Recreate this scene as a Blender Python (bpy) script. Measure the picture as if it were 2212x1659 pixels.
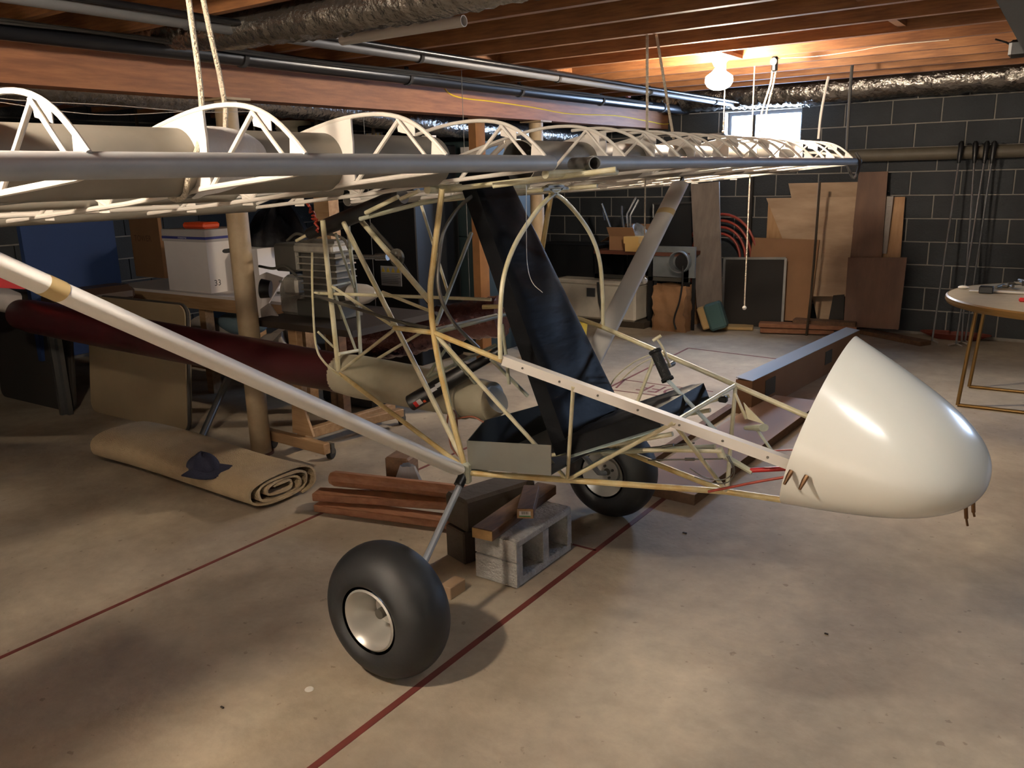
import bpy, math, random
from mathutils import Vector, Matrix
random.seed(7)
S = bpy.context.scene
for o in list(bpy.data.objects): bpy.data.objects.remove(o)
COL = S.collection
V = Vector
# ---------------------------------------------------------------- camera
CX, CY = 1106.0, 829.5
_L = V((-1530-CX, 445-CY)); _R = V((2389-CX, 346-CY))
F = math.sqrt(-_L.dot(_R))
def _ray(px, py): return V((px-CX, -(py-CY), -F))
_Y = _ray(2389, 346).normalized(); _X = (-_ray(-1530, 445)).normalized(); _Z = _X.cross(_Y)
ROT = Matrix((_X, _Y, _Z))
CAMP = V((0, 0, 1.5))
cd = bpy.data.cameras.new('camera'); cam = bpy.data.objects.new('camera', cd); COL.objects.link(cam)
cam.matrix_world = Matrix.Translation(CAMP) @ ROT.to_4x4()
cd.sensor_width = 36; cd.lens = F*36/2212; cd.clip_start = .02
S.camera = cam
# points of the room from a sight line and the real plane they lie in
def ay(px, py, y): v = ROT @ _ray(px, py); return CAMP + v*(y/v.y)
def ax(px, py, x): v = ROT @ _ray(px, py); return CAMP + v*(x/v.x)
def az(px, py, z=0.0): v = ROT @ _ray(px, py); return CAMP + v*((z-1.5)/v.z)
# ---------------------------------------------------------------- light
W = bpy.data.worlds.new('world'); S.world = W; W.use_nodes = True
bg = W.node_tree.nodes['Background']; bg.inputs[0].default_value = (.50, .66, 1, 1); bg.inputs[1].default_value = 130.0
S.view_settings.view_transform = 'Standard'; S.view_settings.look = 'None'
S.view_settings.exposure = 0.07; S.view_settings.gamma = 1.0; S.view_settings.use_curve_mapping = False
BULB_A, BULB_B, LAMP_C = V((-1.88, 4.82, 1.99)), V((-1.62, .20, 2.02)), V((.06, 1.86, 2.06))
POW_A, POW_B, POW_C, POW_FILL = 860.0, 1020.0, 215.0, 850.0      # emission strength of the glowing glass, last one for the added fill
WARM = (1.0, .84, .66, 1)
def portal(loc, rot, sx, sy):
    l = bpy.data.lights.new('daylight', 'AREA'); l.shape = 'RECTANGLE'; l.size = sx; l.size_y = sy
    l.cycles.is_portal = True
    o = bpy.data.objects.new('daylight', l); o.location = loc; o.rotation_euler = rot; COL.objects.link(o)
portal((-2.75, 8.32, 1.83), (-math.pi/2, 0, 0), .78, .50)
portal((1.75, 8.32, 1.83), (-math.pi/2, 0, 0), .78, .50)
# ---------------------------------------------------------------- materials
def lin(h):
    c = [int(h[i:i+2], 16)/255 for i in (0, 2, 4)]
    return tuple((x/12.92 if x <= .04045 else ((x+.055)/1.055)**2.4) for x in c) + (1,)
_mats = {}
def mat(name, col, rough=.6, metal=0.0, var=0.0, scale=8, bump=0.0, bscale=60, col2=None, stretch=None, emit=None, coat=0, alpha=1, trans=0):
    if name in _mats: return _mats[name]
    m = bpy.data.materials.new(name); _mats[name] = m; m.use_nodes = True
    nt = m.node_tree; b = nt.nodes['Principled BSDF']
    c = lin(col) if isinstance(col, str) else col
    b.inputs['Base Color'].default_value = c; b.inputs['Roughness'].default_value = rough; b.inputs['Metallic'].default_value = metal
    if coat: b.inputs['Coat Weight'].default_value = coat; b.inputs['Coat Roughness'].default_value = .06
    if trans: b.inputs['Transmission Weight'].default_value = trans; b.inputs['IOR'].default_value = 1.05
    if alpha < 1: b.inputs['Alpha'].default_value = alpha
    if emit: b.inputs['Emission Color'].default_value = emit[0]; b.inputs['Emission Strength'].default_value = emit[1]
    if var or bump:
        tc = nt.nodes.new('ShaderNodeTexCoord'); mp = nt.nodes.new('ShaderNodeMapping')
        nt.links.new(tc.outputs['Object'], mp.inputs[0])
        if stretch: mp.inputs['Scale'].default_value = stretch
    if var:
        n = nt.nodes.new('ShaderNodeTexNoise'); n.inputs['Scale'].default_value = scale; n.inputs['Detail'].default_value = 6; n.inputs['Roughness'].default_value = .6
        nt.links.new(mp.outputs[0], n.inputs[0])
        r = nt.nodes.new('ShaderNodeValToRGB')
        c2 = lin(col2) if col2 else tuple(x*(1-var) for x in c[:3])+(1,)
        r.color_ramp.elements[0].position = .35; r.color_ramp.elements[1].position = .65
        r.color_ramp.elements[0].color = c2; r.color_ramp.elements[1].color = c
        nt.links.new(n.outputs['Fac'], r.inputs[0]); nt.links.new(r.outputs[0], b.inputs['Base Color'])
    if bump:
        n2 = nt.nodes.new('ShaderNodeTexNoise'); n2.inputs['Scale'].default_value = bscale; n2.inputs['Detail'].default_value = 4
        nt.links.new(mp.outputs[0], n2.inputs[0])
        bp = nt.nodes.new('ShaderNodeBump'); bp.inputs['Strength'].default_value = bump; bp.inputs['Distance'].default_value = .02
        nt.links.new(n2.outputs['Fac'], bp.inputs['Height']); nt.links.new(bp.outputs[0], b.inputs['Normal'])
    return m
M_conc = None
def concrete():
    m = mat('floor_concrete', 'b3a692', .72, var=.3, scale=1.3, bump=.12, bscale=35, col2='928575')
    nt = m.node_tree; b = nt.nodes['Principled BSDF']
    src = b.inputs['Base Color'].links[0].from_socket
    tc = nt.nodes.new('ShaderNodeTexCoord')
    n = nt.nodes.new('ShaderNodeTexNoise'); n.inputs['Scale'].default_value = 9; n.inputs['Detail'].default_value = 9; n.inputs['Roughness'].default_value = .7
    nt.links.new(tc.outputs['Object'], n.inputs[0])
    r = nt.nodes.new('ShaderNodeValToRGB'); r.color_ramp.elements[0].position = .3; r.color_ramp.elements[1].position = .7
    r.color_ramp.elements[0].color = (.72, .72, .70, 1); r.color_ramp.elements[1].color = (1.05, 1.03, 1, 1)
    n3 = nt.nodes.new('ShaderNodeTexNoise'); n3.inputs['Scale'].default_value = 26; n3.inputs['Detail'].default_value = 3
    nt.links.new(tc.outputs['Object'], n3.inputs[0])
    r3 = nt.nodes.new('ShaderNodeValToRGB'); r3.color_ramp.elements[0].position = .27; r3.color_ramp.elements[1].position = .31
    r3.color_ramp.elements[0].color = (.55, .52, .5, 1)
    mx = nt.nodes.new('ShaderNodeMixRGB'); mx.blend_type = 'MULTIPLY'; mx.inputs[0].default_value = .75
    mx2 = nt.nodes.new('ShaderNodeMixRGB'); mx2.blend_type = 'MULTIPLY'; mx2.inputs[0].default_value = .7
    nt.links.new(n.outputs['Fac'], r.inputs[0]); nt.links.new(n3.outputs['Fac'], r3.inputs[0])
    nt.links.new(src, mx.inputs[1]); nt.links.new(r.outputs[0], mx.inputs[2])
    nt.links.new(mx.outputs[0], mx2.inputs[1]); nt.links.new(r3.outputs[0], mx2.inputs[2])
    nt.links.new(mx2.outputs[0], b.inputs['Base Color'])
    return m
M_floor = concrete()
M_block = mat('painted_block', '272b2f', .7, var=.25, scale=5, bump=.3, bscale=70)
M_mortar = mat('mortar', '8a857e', .9, var=.2, scale=9, bump=.3)
M_joist = mat('joist_wood', '8f6038', .7, var=.3, scale=5, stretch=(1.2, 14, 14), bump=.1, col2='6f4526')
M_sub = mat('subfloor_plywood', '6e4a2e', .85, var=.3, scale=3)
M_beam = mat('beam_wood', '8f5d38', .65, var=.3, scale=4, stretch=(10, 1, 10), col2='75482a', bump=.1)
M_alu = mat('aluminium_tube', '9b9b98', .42, .85, var=.18, scale=9, bump=.03)
M_spar = mat('anodised_spar', '8a857c', .5, .3, var=.15, scale=6)
M_lespar = mat('grey_leading_tube', '9da0a3', .55, .2, var=.12, scale=8)
M_white = mat('white_paint', 'cfcac2', .45, var=.06, scale=12)
M_wht2 = mat('white_plate', 'cdc8c1', .5, var=.05, scale=10)
M_cream = mat('cream_tube_paint', 'cfcbb2', .45, var=.25, scale=14, col2='b7ae88')
M_yel = mat('yellowed_tube_paint', 'c9bd92', .5, var=.45, scale=11, col2='b29458')
M_green = mat('pale_green_tube_paint', 'a9ada0', .5, var=.2, scale=12, col2='96977f')
M_pod = mat('cream_fibreglass', 'e6e7e0', .22, var=.02, coat=.6)
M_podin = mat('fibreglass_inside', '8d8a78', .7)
M_black = mat('black_vinyl', '06070a', .5, bump=.35, bscale=7, stretch=(1, .5, 1.6))
_mats['black_vinyl'].node_tree.nodes['Principled BSDF'].inputs['Specular IOR Level'].default_value = .12
M_blackp = mat('black_plastic', '101011', .4)
M_rubber = mat('tyre_rubber', '17181a', .55, bump=.05, bscale=40)
M_rubw = mat('foam_grip', '141516', .85, bump=.2, bscale=200)
M_wheel = mat('cast_wheel', 'bab8b2', .36, .55, bump=.03)
M_tray = mat('sheet_aluminium', '9fa19b', .38, .8, var=.12, scale=5)
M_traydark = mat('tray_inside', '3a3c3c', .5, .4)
M_maroon = mat('maroon_fabric', '300d10', .4, var=.15, scale=4)
M_boom = mat('boom_fibreglass', 'a39d89', .45, var=.15, scale=4, col2='8c8672')
M_wood = mat('pine', 'a58663', .65, var=.25, scale=4, stretch=(1, 10, 10), col2='8f6f4c')
M_woodr = mat('red_cedar', '96684a', .65, var=.3, scale=4, stretch=(2, 12, 12), col2='7e5236')
M_woodb = mat('brown_lumber', '6e5038', .8, var=.3, scale=6, stretch=(8, 2, 8), col2='57402e')
M_woodd = mat('dark_timber', '3d3226', .85, var=.3, scale=6, bump=.2, bscale=30)
M_ply = mat('plywood', 'b0967a', .7, var=.14, scale=2.5, stretch=(1, 1, 4), col2='9c8064')
M_plyd = mat('hardboard', '6b4a33', .6, var=.2, scale=2.5, stretch=(3, 3, .8), col2='553724')
M_pine2 = mat('pine_panel', 'b48d63', .6, var=.2, scale=3, stretch=(6, 6, 1), col2='9a7148')
M_card = mat('cardboard', '8a6647', .85, var=.12, scale=4)
M_cardp = mat('pale_cardboard', 'b89a7e', .8, var=.1, scale=3)
M_cinder = mat('cinder_block', 'c4c3bf', .95, var=.2, scale=18, bump=.7, bscale=90, col2='a9a8a3')
M_carpet = mat('cream_carpet', 'b09b7b', .98, var=.12, scale=14, bump=.6, bscale=180)
M_navy = mat('navy_cloth', '12142a', .9, bump=.3)
M_redl = mat('red_line_paint', '6e2f26', .7, var=.25, scale=6, col2='5c2a22')
M_foil = mat('foil_duct', 'a8a39c', .26, .95, bump=.6, bscale=28)
M_foilr = mat('foil_duct_reddish', '7c5a58', .22, .95, bump=.4, bscale=30)
M_pipeb = mat('black_pipe', '15161a', .32)
M_pipeg = mat('grey_pipe', '66676a', .5, .2)
M_pvc = mat('white_plastic_pipe', 'cfcac2', .4)
M_post = mat('post_paint', '9c8a6e', .6, var=.2, scale=5, col2='7f6c52')
M_rope = mat('rope', 'c9bda9', .9, bump=.8, bscale=150)
M_strap = mat('dark_strap', '2c2a28', .9)
M_yelw = mat('yellow_cord', 'cfae1c', .5)
M_orange = mat('orange_plastic', 'c2451f', .5)
M_redh = mat('red_hose', '8a2e1c', .5)
M_red = mat('red_plastic', 'b01a18', .45)
M_blue = mat('blue_board', '16305e', .8, var=.08, scale=3)
M_tan = mat('tan_laminate', '857459', .7, var=.12, scale=3)
M_dgrey = mat('dark_grey_laminate', '2b2723', .8)
M_mgrey = mat('grey_metal', '6a6a6a', .4, .8)
M_wbox = mat('white_cardboard', 'c9c4c2', .75, var=.05, scale=4)
M_bband = mat('blue_band', '2a2f6e', .7)
M_lid = mat('grey_lid', '9a9694', .75)
M_engine = mat('cast_engine', 'b0aca2', .42, .45, bump=.3, bscale=30, var=.3, scale=12)
M_engd = mat('dark_engine_metal', '605d56', .5, .6)
M_blackv = mat('black_cabinet', '0b0c0e', .5)
M_teal = mat('dark_teal_cabinet', '1c2a2c', .55)
M_tealf = mat('teal_fabric', '3a5555', .9)
M_foam = mat('yellow_foam', 'a88d60', .95)
M_cloth = mat('pale_cloth', '9b938c', .95, bump=.5, bscale=20)
M_lblue = mat('light_blue_cloth', '6f8590', .9, bump=.3, bscale=12)
M_paper = mat('brown_paper', '8a6645', .8, var=.2, scale=6, bump=.4, bscale=12)
M_gold = mat('gold_steel', '8a6c40', .35, .8)
M_lam = mat('table_laminate', 'a5977d', .5, var=.12, scale=20)
M_brass = mat('brass_bolt', '77583c', .35, .8)
M_print = mat('white_label', 'd8d8d8', .6)
M_pinkp = mat('foam_sheet', 'cdb3a0', .8, var=.06, scale=2)
M_yelb = mat('yellow_bucket', 'c8b24a', .5)
M_ybox = mat('cream_box', 'c9a566', .7)
M_silver = mat('silver_shaft', 'b5b8bb', .25, .95)
M_lampglass = mat('glowing_bulb_a', 'ffffff', .4, emit=(WARM, POW_A))
M_lampglassB = mat('glowing_bulb_b', 'ffffff', .4, emit=(WARM, POW_B))
M_tubeC = mat('glowing_tube', 'ffffff', .4, emit=((1, .95, .88, 1), POW_C))
M_ceram = mat('white_porcelain', 'd0ccc4', .3)
M_wframe = mat('steel_window_frame', '6f7680', .5, .3)
M_glass = mat('window_glass', 'ffffff', .02)
_nt = M_glass.node_tree; _t = _nt.nodes.new('ShaderNodeBsdfTransparent'); _g = _nt.nodes.new('ShaderNodeBsdfGlossy'); _g.inputs['Roughness'].default_value = .02
_m = _nt.nodes.new('ShaderNodeMixShader'); _m.inputs[0].default_value = .07; _t.inputs[0].default_value = (.96, .98, .97, 1)
_nt.links.new(_t.outputs[0], _m.inputs[1]); _nt.links.new(_g.outputs[0], _m.inputs[2]); _nt.links.new(_m.outputs[0], _nt.nodes['Material Output'].inputs[0])
M_txtb = mat('dark_print', '2a2a30', .7)
M_stain = mat('floor_stain', '6e655a', .8)
M_warn = mat('yellow_warning_print', 'b59a2a', .7)
# ---------------------------------------------------------------- mesh helpers
class MB:
    def __init__(s): s.v = []; s.f = []; s.m = []; s.mi = 0
    def add(s, vs, fs):
        b = len(s.v); s.v += [V(p) for p in vs]
        for f in fs: s.f.append(tuple(b+i for i in f)); s.m.append(s.mi)
        return s
    def box(s, c, size, R=None):
        c = V(c); hx, hy, hz = [x/2 for x in size]
        vs = [V((x, y, z)) for x in (-hx, hx) for y in (-hy, hy) for z in (-hz, hz)]
        if R is not None: vs = [R @ p for p in vs]
        return s.add([c+p for p in vs], [(0,1,3,2),(4,6,7,5),(0,4,5,1),(2,3,7,6),(0,2,6,4),(1,5,7,3)])
    def bbox(s, lo, hi): lo = V(lo); hi = V(hi); return s.box((lo+hi)/2, [abs(a) for a in (hi-lo)])
    def rbox(s, c, size, bev=.01, R=None):
        hx, hy, hz = [x/2 for x in size]; b = min(bev, hx*.9, hy*.9, hz*.9)
        vs = []; idx = {}
        for sx in (-1, 1):
            for sy in (-1, 1):
                for sz in (-1, 1):
                    for k in range(3):
                        p = [sx*(hx-b), sy*(hy-b), sz*(hz-b)]; p[k] = (sx, sy, sz)[k]*(hx, hy, hz)[k]
                        idx[(sx, sy, sz, k)] = len(vs); vs.append(V(p))
        fs = []
        for k in range(3):
            for sg in (-1, 1):
                o = [(-1,-1),(1,-1),(1,1),(-1,1)]; f = []
                for (a, bb) in o:
                    t = [0,0,0]; t[k] = sg; t[(k+1)%3] = a; t[(k+2)%3] = bb; f.append(idx[(*t, k)])
                fs.append(tuple(f if sg > 0 else f[::-1]))
        for k in range(3):
            a, bb = (k+1)%3, (k+2)%3
            for sa in (-1, 1):
                for sb in (-1, 1):
                    t0 = [0,0,0]; t1 = [0,0,0]; t0[k] = -1; t1[k] = 1
                    for t in (t0, t1): t[a] = sa; t[bb] = sb
                    f = (idx[(*t0, a)], idx[(*t1, a)], idx[(*t1, bb)], idx[(*t0, bb)])
                    fs.append(f if sa*sb < 0 else f[::-1])
        for sx in (-1, 1):
            for sy in (-1, 1):
                for sz in (-1, 1):
                    f = (idx[(sx,sy,sz,0)], idx[(sx,sy,sz,1)], idx[(sx,sy,sz,2)])
                    fs.append(f if sx*sy*sz > 0 else f[::-1])
        if R is not None: vs = [R @ p for p in vs]
        return s.add([V(c)+p for p in vs], fs)
    def tube(s, pts, r, seg=10, cap=True, flat=None):
        pts = [V(p) for p in pts]; n = len(pts); rs = r if isinstance(r, (list, tuple)) else [r]*n
        d0 = (pts[1]-pts[0]).normalized()
        up = V((0, 0, 1)) if abs(d0.z) < .9 else V((1, 0, 0))
        u = d0.cross(up).normalized(); base = len(s.v); vs = []
        for i in range(n):
            d = (pts[min(i+1, n-1)]-pts[max(i-1, 0)]).normalized()
            u = (u - d*u.dot(d)).normalized(); w = d.cross(u)
            for k in range(seg):
                a = 2*math.pi*k/seg
                vs.append(pts[i] + (u*math.cos(a)+w*math.sin(a)*(flat or 1))*rs[i])
        fs = [(i*seg+k, i*seg+(k+1)%seg, (i+1)*seg+(k+1)%seg, (i+1)*seg+k) for i in range(n-1) for k in range(seg)]
        if cap: fs += [tuple(range(seg))[::-1], tuple((n-1)*seg+k for k in range(seg))]
        return s.add(vs, fs)
    def hollow(s, p0, p1, r, th=.003, seg=20):
        p0 = V(p0); p1 = V(p1); d = (p1-p0).normalized(); up = V((0,0,1)) if abs(d.z) < .9 else V((1,0,0))
        u = d.cross(up).normalized(); w = d.cross(u); vs = []
        for (p, rr) in ((p0, r), (p1, r), (p1, r-th), (p0, r-th)):
            for k in range(seg):
                a = 2*math.pi*k/seg; vs.append(p+(u*math.cos(a)+w*math.sin(a))*rr)
        fs = [(j*seg+k, j*seg+(k+1)%seg, ((j+1)%4)*seg+(k+1)%seg, ((j+1)%4)*seg+k) for j in range(4) for k in range(seg)]
        return s.add(vs, fs)
    def lathe(s, c, axis, prof, seg=32, closed=False):
        c = V(c); d = V(axis).normalized(); up = V((0,0,1)) if abs(d.z) < .9 else V((1,0,0))
        u = d.cross(up).normalized(); w = d.cross(u); n = len(prof); vs = []
        for (t, r) in prof:
            for k in range(seg):
                a = 2*math.pi*k/seg; vs.append(c+d*t+(u*math.cos(a)+w*math.sin(a))*max(r, 1e-4))
        rng = range(n if closed else n-1)
        fs = [(j*seg+k, ((j+1)%n)*seg+k, ((j+1)%n)*seg+(k+1)%seg, j*seg+(k+1)%seg) for j in rng for k in range(seg)]
        return s.add(vs, fs)
    def prism(s, poly, ext):
        poly = [V(p) for p in poly]; e = V(ext); n = len(poly)
        vs = poly + [p+e for p in poly]
        fs = [tuple(range(n))[::-1], tuple(n+i for i in range(n))] + [(i, (i+1)%n, n+(i+1)%n, n+i) for i in range(n)]
        return s.add(vs, fs)
    def sphere(s, c, r, seg=16, rings=10, sc=(1,1,1)):
        c = V(c); vs = [c+V((0,0,r*sc[2]))]
        for i in range(1, rings):
            t = math.pi*i/rings
            for k in range(seg):
                a = 2*math.pi*k/seg; vs.append(c+V((r*math.sin(t)*math.cos(a)*sc[0], r*math.sin(t)*math.sin(a)*sc[1], r*math.cos(t)*sc[2])))
        vs.append(c-V((0,0,r*sc[2]))); L = len(vs)-1; fs = []
        for k in range(seg):
            fs.append((0, 1+k, 1+(k+1)%seg)); fs.append((L, L-seg+(k+1)%seg, L-seg+k))
        for i in range(rings-2):
            for k in range(seg):
                a = 1+i*seg+k; b = 1+i*seg+(k+1)%seg; fs.append((a, a+seg, b+seg, b))
        return s.add(vs, fs)
    def grid(s, fn, nu, nv):
        vs = [fn(i/nu, j/nv) for i in range(nu+1) for j in range(nv+1)]
        fs = [(i*(nv+1)+j, (i+1)*(nv+1)+j, (i+1)*(nv+1)+j+1, i*(nv+1)+j+1) for i in range(nu) for j in range(nv)]
        return s.add(vs, fs)
def _origin(o):
    p = V((0,0,0))
    while o: p += o.location; o = o.parent
    return p
def obj(name, mb, m, parent=None, label=None, smooth=True, sharp=35, kind=None):
    me = bpy.data.meshes.new(name); vs = mb.v
    if parent is not None:
        og = _origin(parent); loc = V((0,0,0))
    else:
        xs = [v.x for v in vs]; ys = [v.y for v in vs]; zs = [v.z for v in vs]
        og = V(((min(xs)+max(xs))/2, (min(ys)+max(ys))/2, min(zs))); loc = og
    me.from_pydata([tuple(v-og) for v in vs], [], mb.f)
    ms = m if isinstance(m, (list, tuple)) else [m]
    for x in ms: me.materials.append(x)
    if len(ms) > 1: me.polygons.foreach_set('material_index', mb.m)
    if smooth:
        me.polygons.foreach_set('use_smooth', [True]*len(me.polygons)); me.set_sharp_from_angle(angle=math.radians(sharp))
    me.update()
    o = bpy.data.objects.new(name, me); COL.objects.link(o); o.location = loc
    if parent is not None: o.parent = parent
    if label: o['label'] = label
    if kind: o['kind'] = kind
    return o
def tag(o, label, cat, group=None):
    o['label'] = label; o['category'] = cat
    if group: o['group'] = group
    return o
def thing(name, label, cat, loc=(0,0,0), group=None):
    o = bpy.data.objects.new(name, None); COL.objects.link(o); o.location = V(loc); o.empty_display_size = .1
    return tag(o, label, cat, group)
def struct(name, mb, m, **k): return obj(name, mb, m, kind='structure', **k)
def one(name, mb, m, label, cat, group=None, **k): return tag(obj(name, mb, m, **k), label, cat, group)
def copy_child(src, parent, loc):
    c = src.copy(); COL.objects.link(c); c.parent = parent; c.location = loc
    return c
def catmull(pts, n=6):
    pts = [V(p) for p in pts]; out = []
    P = [pts[0]*2-pts[1]] + pts + [pts[-1]*2-pts[-2]]
    for i in range(1, len(P)-2):
        a, b, c, d = P[i-1:i+3]
        for k in range(n):
            t = k/n; out.append(.5*((2*b)+(c-a)*t+(2*a-5*b+4*c-d)*t*t+(3*b-a-3*c+d)*t**3))
    return out+[pts[-1]]
def flatbar(a, b, w, th, up=(0,0,1)):
    a = V(a); b = V(b); d = (b-a); L = d.length; d.normalize(); u = V(up); u = (u-d*u.dot(d)).normalized(); s = d.cross(u)
    return (a+b)/2, (L, th, w), Matrix((d, s, u)).transposed()
def text_mb(body, size, fn):
    cu = bpy.data.curves.new('t', 'FONT'); cu.body = body; cu.size = size; cu.resolution_u = 3
    to = bpy.data.objects.new('t', cu); COL.objects.link(to)
    dg = bpy.context.evaluated_depsgraph_get(); me = bpy.data.meshes.new_from_object(to.evaluated_get(dg))
    mb = MB(); mb.add([fn(v.co.x, v.co.y) for v in me.vertices], [tuple(p.vertices) for p in me.polygons])
    bpy.data.objects.remove(to); bpy.data.meshes.remove(me); bpy.data.curves.remove(cu)
    return mb
# ================================================================ the room
XL, XR, YF, YB = -7.4, 3.4, -3.0, 8.2
ZJ = 2.125; ZS = 2.36
struct('floor', MB().bbox((XL-.2, YF-.2, -.12), (XR+.2, YB+.2, 0)), M_floor, smooth=False)
ceil = struct('ceiling', MB().bbox((XL-.2, YF-.2, ZS), (XR+.2, YB+.2, ZS+.03)), M_sub, smooth=False)
jm = obj('joist', MB().bbox((XL, 3.39-.019, ZJ), (XR, 3.39+.019, ZS)), M_joist, ceil, smooth=False)
for k in range(-15, 12):
    if k: 
        y = .4064*k
        if YF < 3.39+y < 6.9: copy_child(jm, ceil, jm.location+V((0, y, 0)))
# bridging blocks between some joists
for (bx, k) in ((-3.0, 1), (-3.0, 3), (-.9, 0), (-.9, 2)):
    obj('blocking', MB().bbox((bx, 3.39+.4064*k+.019, ZJ+.02), (bx+.038, 3.39+.4064*(k+1)-.019, ZS)), M_joist, ceil, smooth=False)
WX0, WX1, WZ0, WZ1 = -3.126, -2.383, 1.60, 2.045      # window opening in the back wall
HOLES = [(WX0, WX1), (1.37, 2.13)]
def wall_blocks():
    wb = MB(); e = YB+.005
    xs = [XL, WX0, WX1, 1.37, 2.13, XR]
    for k in range(0, 5):
        if k in (1, 3):
            wb.bbox((xs[k], e, -.05), (xs[k+1], YB+.2, WZ0)); wb.bbox((xs[k], e, WZ1), (xs[k+1], YB+.2, ZS+.05))
        else: wb.bbox((xs[k], e, -.05), (xs[k+1], YB+.2, ZS+.05))
    w = struct('wall_back', wb, M_mortar, smooth=False)
    rest = MB(); cache = {}
    for k in range(-1, 12):
        z0 = max(.027+.2032*k, 0); z1 = min(.027+.2032*(k+1)-.010, ZS)
        if z1-z0 < .02: continue
        x = -1.2 - .397*16 + (.1985 if k % 2 == 0 else 0)
        while x < XR:
            a = max(x+.005, XL); b = min(x+.392, XR); x += .397
            segs = [(a, b, z0, z1)]
            for (h0, h1) in HOLES:
                if z1 > WZ0 and z0 < WZ1 and b > h0 and a < h1:
                    segs = []
                    if z0 < WZ0: segs.append((a, b, z0, WZ0))
                    if z1 > WZ1: segs.append((a, b, WZ1, z1))
                    zz0, zz1 = max(z0, WZ0), min(z1, WZ1)
                    if a < h0: segs.append((a, h0, zz0, zz1))
                    if b > h1: segs.append((h1, b, zz0, zz1))
            for (a_, b_, za, zb) in segs:
                if b_-a_ < .03 or zb-za < .015: continue
                pr = random.uniform(-.0012, .0012)
                if a_ > .1:
                    rest.rbox(((a_+b_)/2, YB+.02+pr, (za+zb)/2), (b_-a_, .04, zb-za), .003); continue
                key = (round(b_-a_, 3), round(zb-za, 3)); c = V(((a_+b_)/2, YB+.02+pr, (za+zb)/2))
                if key in cache: copy_child(cache[key], w, c-w.location)
                else:
                    o = obj('block', MB().rbox((0, 0, 0), (b_-a_, .04, zb-za), .003), M_block, None, smooth=False)
                    o.parent = w; o.location = c-w.location
                    for v in o.data.vertices: v.co.z -= (zb-za)/2
                    cache[key] = o
    obj('block_remainder', rest, M_block, w, smooth=False, kind='stuff')
    return w
wall_blocks()
def plain_wall(name, lo, hi, hole=None):
    return struct(name, MB().bbox(lo, hi), M_block, smooth=False)
def side_blocks(parent, x, s):
    mb = MB()
    for k in range(0, 12):
        z0 = .027+.2032*k-.2; z0 = max(z0, .0); z1 = .027+.2032*k-.01
        if z1-z0 < .02 or z1 > ZS: continue
        y = YF + (.1985 if k % 2 else 0) - .2
        while y < YB:
            a, b = max(y+.005, YF), min(y+.392, YB); y += .397
            if b-a < .03: continue
            mb.box((x, (a+b)/2, (z0+z1)/2), (.02, b-a, z1-z0))
    obj('block_courses', mb, M_block, parent, smooth=False, kind='stuff')
wl = struct('wall_left', MB().bbox((XL-.2, YF-.2, -.05), (XL, YB+.2, ZS+.05)), M_mortar, smooth=False)
side_blocks(wl, XL+.008, -1)
wr = struct('wall_right', MB().bbox((XR, YF-.2, -.05), (XR+.2, YB+.2, ZS+.05)), M_mortar, smooth=False); side_blocks(wr, XR-.008, 1)
struct('wall_front', MB().bbox((XL, YF-.2, -.05), (XR, YF, ZS+.05)), mat('white_bounce_wall', 'dddbd5', .8), smooth=False)  # unseen wall made white so it bounces the added fill softly
# windows
def window(name, c, w, h, axis):
    fr = MB(); t = .035
    def bb(a0, a1, z0, z1, d=.05):
        if axis == 'x': fr.bbox((c[0]+a0, c[1]-d/2, c[2]+z0), (c[0]+a1, c[1]+d/2, c[2]+z1))
        else: fr.bbox((c[0]-d/2, c[1]+a0, c[2]+z0), (c[0]+d/2, c[1]+a1, c[2]+z1))
    bb(-w/2, -w/2+t, -h/2, h/2); bb(w/2-t, w/2, -h/2, h/2); bb(-w/2+t, w/2-t, -h/2, -h/2+t); bb(-w/2+t, w/2-t, h/2-t, h/2)
    o = struct(name, fr, M_wframe, smooth=False)
    g = MB(); e = .002
    if axis == 'x': g.bbox((c[0]-w/2+t, c[1]-e, c[2]-h/2+t), (c[0]+w/2-t, c[1]+e, c[2]+h/2-t))
    else: g.bbox((c[0]-e, c[1]-w/2+t, c[2]-h/2+t), (c[0]+e, c[1]+w/2-t, c[2]+h/2-t))
    obj('pane', g, M_glass, o, smooth=False)
    return o
window('window_1', (( WX0+WX1)/2, YB+.13, (WZ0+WZ1)/2), WX1-WX0, WZ1-WZ0, 'x')
window('window_2', (1.75, YB+.13, (WZ0+WZ1)/2), .76, WZ1-WZ0, 'x')
# girder with two steel posts under it
XB = -3.79
one('wooden_girder', MB().bbox((XB-.07, -3.0, 1.915), (XB+.07, YB-.01, ZJ)), M_beam, 'long orange-brown built-up wooden girder carrying the joists above the row of posts', 'beam', smooth=False)
def post(x, y, r, lab, top=1.915):
    t = thing('steel_post', lab, 'post', (x, y, 0))
    obj('pipe', MB().tube([(x, y, .012), (x, y, top-.012)], r, 24), M_post, t)
    obj('base_plate', MB().tube([(x, y, 0), (x, y, .014)], r+.012, 24), mat('rusty_plate', '6b4630', .8, var=.3), t)
    obj('top_plate', MB().bbox((x-.1, y-.08, top-.012), (x+.1, y+.08, top)), M_post, t, smooth=False)
    return t
post(-3.745, 2.84, .057, 'tan painted steel post standing beside the rolled carpet, nearest post in view')
post(-3.79, 5.82, .057, 'tan painted steel post half hidden behind the black seat back, further one')
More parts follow.
